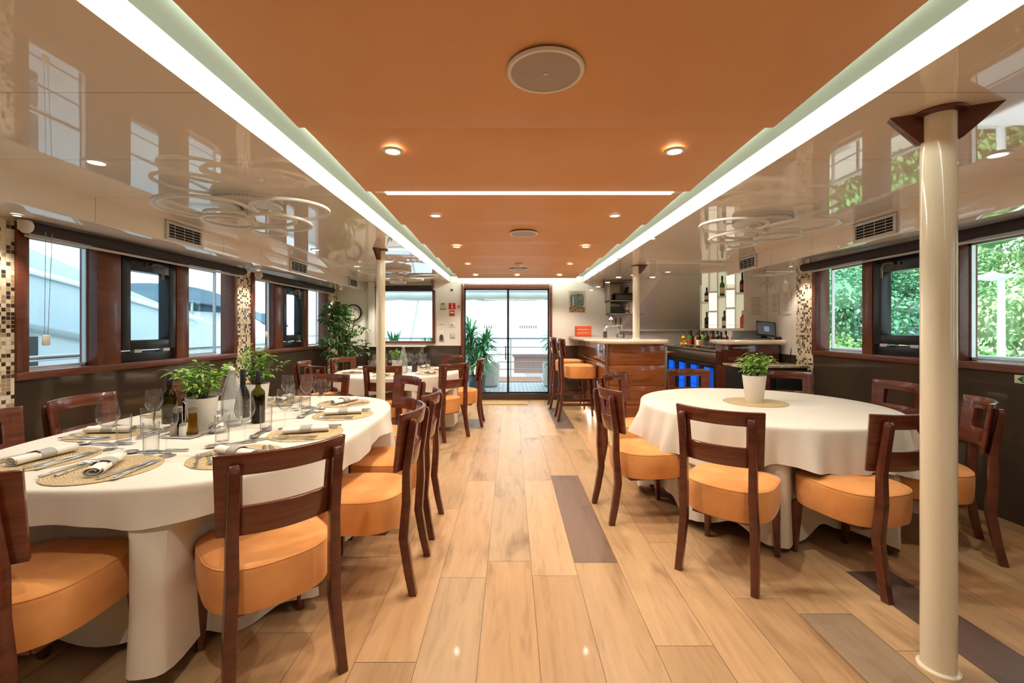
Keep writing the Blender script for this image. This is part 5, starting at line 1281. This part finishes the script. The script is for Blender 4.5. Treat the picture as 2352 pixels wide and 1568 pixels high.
g.tube([(-2.5, 12.0, 2.2), (-2.9, 12.05, .1)], .03, 8); tag(obj('awning_pole', g, awn), 'slanting white awning pole seen through the end window', 'pole')
rail_m = mat('rail_white', (.45, .48, .50), .35, .2); rail_g = mat('rail_grey', (.30, .34, .38), .35, .5)
for x0, lb in ((-.98, 'white tubular gate rail at the gangway, beside the leafy planter'), (1.02, 'white tubular gate rail at the gangway, bar side')):
    t = thing('deck_railing', lb, 'railing', (x0, 10.3, -.02), 0, 'gangway railings')
    g = G(); sg = 1 if x0 < 0 else -1
    g.tube([(0, 0, 0), (0, 0, .98), (0, .06, 1.04), (0, .9, 1.04), (0, .96, .98), (0, .96, 0)], .022, 8)
    for k in range(5): g.tube([(0, .0, .17*(k+1)), (0, .96, .17*(k+1))], .012, 6)
    for k in range(1, 4): g.tube([(0, .24*k, .1), (0, .24*k, 1.02)], .012, 6)
    obj('tube_frame', g, rail_m, t); g = G(); g.box(-.09, .09, -.07, .07, 0, .02); obj('foot_plate', g, rail_m, t)
t = thing('deck_railing', 'horizontal wire guard rail across the deck edge', 'railing', (0, 12.0, -.02), 0, None)
g = G()
for z in (.22, .42, .62, .82): g.tube([(-5, 0, z), (5, 0, z)], .014, 6)
g.tube([(-5, 0, 1.06), (5, 0, 1.06)], .025, 8)
for k in range(9): g.tube([(-4.8+k*1.2, 0, 0), (-4.8+k*1.2, 0, 1.06)], .018, 6)
obj('rails', g, rail_g, t)
g = G(); g.box(-.85, .80, 10.9, 11.9, -.016, .0); tag(obj('gangway_mat', g, mat('gangway_wood', (.42, .20, .11), .6)), 'reddish wooden gangway platform beyond the glass door', 'platform')
g = G(); g.box(-6, 6, 13.6, 13.9, -.4, .55); tag(obj('quay_wall', g, mat('quay', (.62, .60, .56), .8)), 'low pale quay wall behind the deck rail', 'wall', None, 'structure')
g = G(); g.box(.1, 1.5, 12.9, 13.3, .0, .48); g.box(.05, 1.55, 12.85, 13.35, .48, .54); tag(obj('bench', g, mat('bench_wood', (.30, .19, .16), .6)), 'low brownish wooden bench on the quay beyond the rail', 'bench')
def yucca(label, loc, seed, canes):
    r_ = random.Random(seed); t = thing('potted_yucca', label, 'plant', loc)
    g = G(); g.lathe([(.001, 0), (.19, 0), (.20, .02), (.17, .03), (.19, .33), (.20, .34), (.18, .34), (.17, .30), (.001, .30)], 28, cap=False); obj('pot', g, greyp, t)
    gs = G(); gl = G()
    for cx_, cy_, h in canes:
        gs.tube([(cx_*.5, cy_*.5, .28), (cx_, cy_, h)], [.022, .018], 8)
        for k in range(80):
            a = r_.uniform(0, 6.28); e_ = r_.uniform(-.45, 1.3); L = r_.uniform(.32, .50)
            leaf(gl, (cx_, cy_, h-r_.uniform(0, .16)), (math.cos(a)*math.cos(e_), math.sin(a)*math.cos(e_), math.sin(e_)), L, .042, .35 if e_ < 1 else .05, r_.uniform(-.3, .3), 5)
    obj('cane', gs, bark, t); obj('foliage', gl, leafy, t); return t
yucca('bushy potted yucca on the deck behind the glass door, window table side', (-.72, 9.3, -.02), 1, [(-.14, 0, 1.25), (.18, .05, 1.10), (.02, -.1, .72), (-.16, .1, .88), (.12, -.05, .9)])
yucca('potted yucca on the deck half hidden by the door frame, bar side', (1.02, 9.5, -.02), 2, [(-.08, 0, 1.2), (.15, 0, .95), (0, 0, .75)])
yucca('spiky yucca seen through the end window, nearer the column', (-2.46, 9.2, -.02), 3, [(0, 0, 1.02)])
yucca('spiky yucca seen through the end window, nearer the door', (-1.80, 9.7, -.02), 4, [(0, 0, .88), (.1, 0, .8)])
for x, lb in ((-.52, 'pale round stone planter behind the yucca'), (1.0, 'pale round stone planter with spiral bands behind the gate rail')):
    g = G(); g.lathe([(.20, 0), (.25, .05), (.27, .5), (.25, .56), (.22, .54), (.001, .50)], 28, cap=False); o = obj('stone_planter', g, mat('planter_stone', (.60, .56, .50), .8), loc=(x, 10.15, -.02)); tag(o, lb, 'planter')
# ================================================================== outside: starboard side, garden shore
g = G(); g.box(4.6, 60, -30, 60, -1.2, -1.0); struct('ground', g, mat('shore_ground', (.55, .53, .48), .9), label='pale shore promenade')
def side_deck(s, wx, nm):
    g = G(); a, b = sorted((wx+s*.16, wx+s*1.25)); g.box(a, b, YF, YB, -.10, -.02); g.box(a, b, YF, YB, 2.42, 2.5)  # unseen upper slab added to keep direct sun out of the windows
    struct(nm, g, awn, label='side deck and an added roof overhang shading the windows')
side_deck(-1, WL, 'side_deck'); side_deck(1, WR, 'side_deck')
for s, x in ((-1, WL-1.1), (1, WR+.95)):
    t = thing('side_railing', 'steel side deck railing outside the %s windows' % ('yacht side' if s < 0 else 'garden side'), 'railing', (x, 0, 0))
    g = G(); g.tube([(0, YF, 1.05), (0, YB, 1.05)], .028, 10); obj('handrail', g, mat('rail_steel', (.42, .47, .50), .25, .8), t)
    g = G()
    for z in (.3, .55, .8): g.tube([(0, YF, z), (0, YB, z)], .012, 6)
    for k in range(10): g.tube([(0, YF+.5+k*1.15, -.02), (0, YF+.5+k*1.15, 1.05)], .018, 8)
    obj('posts', g, MT['rail_steel'], t)
def blob_tree(label, loc, R, H, seed, m, n=1500, grp='trees on the shore', ls=.34, trunk=True, squash=.8, lobes=11):
    r_ = random.Random(seed); t = thing('shore_tree', label, 'tree', loc, 0, grp)
    if trunk: g = G(); g.tube([(0, 0, 0), (.1, 0, H*.5), (0, .1, H)], [.22, .17, .08], 8); obj('trunk', g, bark, t)
    cs = [(Vector((r_.uniform(-1, 1)*R*.75, r_.uniform(-1, 1)*R*.75, H+r_.uniform(-.75, .75)*R*squash)), R*r_.uniform(.32, .58)) for _ in range(lobes)]
    gl = G()
    for i in range(n):
        c, rad = cs[i % len(cs)]
        v = Vector((r_.gauss(0, 1), r_.gauss(0, 1), r_.gauss(0, 1))).normalized(); p = c+v*rad*(.55+.5*r_.random()**.6)
        d = (v + Vector((r_.uniform(-.8, .8), r_.uniform(-.8, .8), r_.uniform(-.8, .8)))).normalized(); leaf(gl, p, d, ls*r_.uniform(.6, 1.2), ls*.6, .3, r_.uniform(-1, 1), 2)
    for c, rad in cs:
        q = rad*.62; gl.lathe([(q*.02, -q), (q*.7, -q*.7), (q, 0), (q*.7, q*.7), (q*.02, q)], 10, at=tuple(c), cap=False)
    obj('foliage', gl, m, t, smooth=False)
tr1 = varied('tree_green', (.16, .36, .14), (.46, .64, .32), .7, 1.1); tr2 = varied('tree_pine', (.07, .26, .14), (.22, .46, .26), .7, 1.1); hd = varied('hedge_green', (.14, .36, .10), (.36, .58, .22), .7, 1.6)
for i, (x, y, R, H, m_, lb) in enumerate(((15, 6.0, 3.0, 4.2, tr1, 'large bright green tree behind the lamp post'), (18.5, 13.2, 3.2, 4.6, tr1, 'bright green tree above the hedge, next to the lamp post tree'), (12.5, 15.5, 2.0, 3.0, tr2, 'dark pine leaning over the hedge, seen in the first pane'),
      (20, 21.5, 2.2, 4.6, tr1, 'pale green tree far up the slope behind the pine'), (14, -1.4, 3.0, 4.5, tr1, 'green tree out of the near window edge'), (24, 36, 3.5, 3.4, tr2, 'distant dark tree line clump'), (10.5, 18.5, 1.5, 2.9, tr2, 'small dark pine beside the white wall'))):
    blob_tree(lb, (x, y, -1.0), R, H, 40+i, m_, 16000 if i in (0, 1, 2, 6) else 7000, ls=.19 if i in (0, 1, 2, 6) else .3, lobes=18)
for i, (x, y, lb) in enumerate(((9.6, 5.2, 'clipped hedge bush at the lamp post foot'), (9.8, 7.4, 'clipped hedge bush past the lamp post'), (9.9, 9.6, 'clipped hedge bush in the open sash view'), (10.0, 11.8, 'clipped hedge bush below the white wall'), (10.1, 14.0, 'clipped hedge bush under the pine'), (9.4, 3.0, 'clipped hedge bush nearest the window edge'))):
    blob_tree(lb, (x, y, -1.0), 1.25, .95, 70+i, hd, 4000, 'hedge bushes along the shore', .20, False, .55, 12)
t = thing('street_lamp', 'tall white street lamp standing in front of the green tree', 'street lamp', (8.2, 7.35, -1.0))
g = G(); g.tube([(0, 0, 0), (0, 0, 3.15)], [.062, .045], 14); obj('post', g, mat('lamp_post_white', (.85, .88, .92), .4), t)
g = G(); g.lathe([(.001, 3.28), (.14, 3.22), (.36, 3.19), (.34, 3.17), (.10, 3.12), (.001, 3.12)], 24, cap=False, at=(-.15, 0, 0), sy=.7); obj('lamp_head', g, MT['lamp_post_white'], t)
g = G(); g.box(14, 14.3, 14.5, 24, -1, 2.2); tag(obj('garden_wall', g, mat('wall_white', (.75, .78, .82), .7)), 'white garden wall between the hedge and the trees', 'wall', None, 'structure')
g = G(); g.box(21, 27, 26, 31, -1, 4.6); tag(obj('distant_house', g, mat('house_pink', (.72, .62, .58), .8), bevel=.1), 'pale pinkish house far behind the pine', 'house')
t = thing('parked_car', 'white parked car seen low below the lamp post', 'car', (6.9, 4.9, -1.0), 0)
g = G(); prof = [(-2.1, .25), (-2.1, .75), (-1.3, .95), (-.7, 1.38), (.8, 1.38), (1.5, .98), (2.1, .85), (2.15, .3)]
vs = [(-.85, y, z) for y, z in prof] + [(.85, y, z) for y, z in prof]; n = len(prof)
g.add(vs, [tuple(range(n)), tuple(range(2*n-1, n-1, -1))] + [(i, (i+1) % n, n+(i+1) % n, n+i) for i in range(n)]); obj('car_body', g, mat('car_white', (.85, .87, .9), .25), t, bevel=.06)
g = G(); g.box(-.87, .87, -.75, .75, 1.0, 1.30); g.add([(-.7, -1.25, .99), (.7, -1.25, .99), (.62, -.78, 1.36), (-.62, -.78, 1.36)], [(0, 1, 2, 3)]); obj('car_window', g, mat('car_glass', (.10, .18, .24), .1), t)
for yy in (-1.35, 1.35):
    for xx in (-.86, .72):
        g = G(); g.lathe([(.30, 0), (.31, .02), (.31, .12), (.30, .14)], 20, M=Matrix.Translation((xx, yy, .31)) @ Matrix.Rotation(PI/2, 4, 'Y')); obj('wheel', g, blackp, t)
# ================================================================== outside: neighbouring yacht on the other side
g = G(); g.box(-120, -4.46, -60, 120, -2.4, -2.2); struct('sea', g, mat('sea_water', (.20, .38, .45), .08), label='pale blue sea')
ym_ = mat('yacht_white', (.50, .63, .69), .35); 
def extr(name, prof, x0, x1, m, parent, bevel=.05):
    g = G(); n = len(prof); vs = [(x0, y, z) for y, z in prof] + [(x1, y, z) for y, z in prof]
    g.add(vs, [tuple(range(n)), tuple(range(2*n-1, n-1, -1))] + [(i, (i+1) % n, n+(i+1) % n, n+i) for i in range(n)]); return obj(name, g, m, parent, bevel=bevel)
t = thing('motor_yacht', 'large white motor yacht moored alongside, filling the windows', 'yacht', (0, 0, 0))
extr('hull', [(-6, -2), (-6, 2.7), (3, 1.9), (5.4, 1.37), (9, .58), (15.5, .45), (15, -2)], -10, -6.0, ym_, t, .12)
extr('superstructure', [(-6, 1.0), (-6, 4.2), (1.5, 3.95), (4.6, 2.85), (9.2, 1.55), (11.5, 1.15), (11.5, .4)], -9.4, -6.5, ym_, t, .15)
g = G(); g.tube([(-5.98, -6, 2.7), (-5.98, 3, 1.9), (-5.98, 5.4, 1.37), (-5.98, 9, .58), (-5.98, 14, .47)], .045, 10); obj('rub_rail', g, mat('yacht_trim', (.30, .42, .46), .3), t)
g = G(); g.tube([(-6.46, 1.0, 2.95), (-6.46, 5.87, 2.10), (-6.46, 6.9, 1.93), (-6.46, 9.2, 1.50)], .04, 10); obj('moulding', g, mat('yacht_moulding', (.85, .90, .93), .3), t)
g = G(); g.box(-6.06, -5.975, 4.7, 5.56, -.2, 1.22); obj('side_opening', g, mat('yacht_dark', (.02, .035, .05), .3), t)
t = thing('canvas_boat', 'smaller boat with grey canvas canopy behind the big yacht', 'boat', (0, 0, 0))
g = G(); n_ = 14; cv = mat('canvas_grey', (.07, .14, .19), .8); vs = []
for k in range(n_+1):
    u = k/n_; y = 11+u*9; z = 1.95+.75*math.sin(PI*min(1, u*1.1+.12))**.7
    vs += [(-13.2, y, z-.55), (-12.6, y, z), (-10.6, y, z), (-10.1, y, z-.55)]
g.add(vs, [(4*k+i, 4*k+i+1, 4*k+5+i, 4*k+4+i) for k in range(n_) for i in range(3)]); obj('canopy', g, cv, t, solid=.05)
extr('hull', [(10, -2), (9.5, 1.0), (22, .7), (22, -2)], -13.5, -10, ym_, t, .1)
g = G()
for y in (11.3, 14, 17, 19.8): g.tube([(-10.15, y, .8), (-10.15, y, 2.2)], .04, 8)
obj('canopy_poles', g, MT['rail_steel'] if 'rail_steel' in MT else chrome, t)
g = G(); g.box(-12.8, -10.6, 12, 17.5, .8, 1.9); obj('side_curtain', g, mat('clear_curtain', (.62, .74, .82), .4), t, bevel=.05)
t = thing('mooring_boat', 'low white boat with a pale box beyond the second window', 'boat', (0, 0, 0))
extr('hull', [(24, -2), (23.5, .8), (42, .6), (42, -2)], -20, -13, mat('boat_white', (.75, .84, .88), .4), t, .1)
g = G(); g.box(-18.5, -14, 26, 34, .7, 2.0); obj('cabin', g, MT['boat_white'], t, bevel=.3)
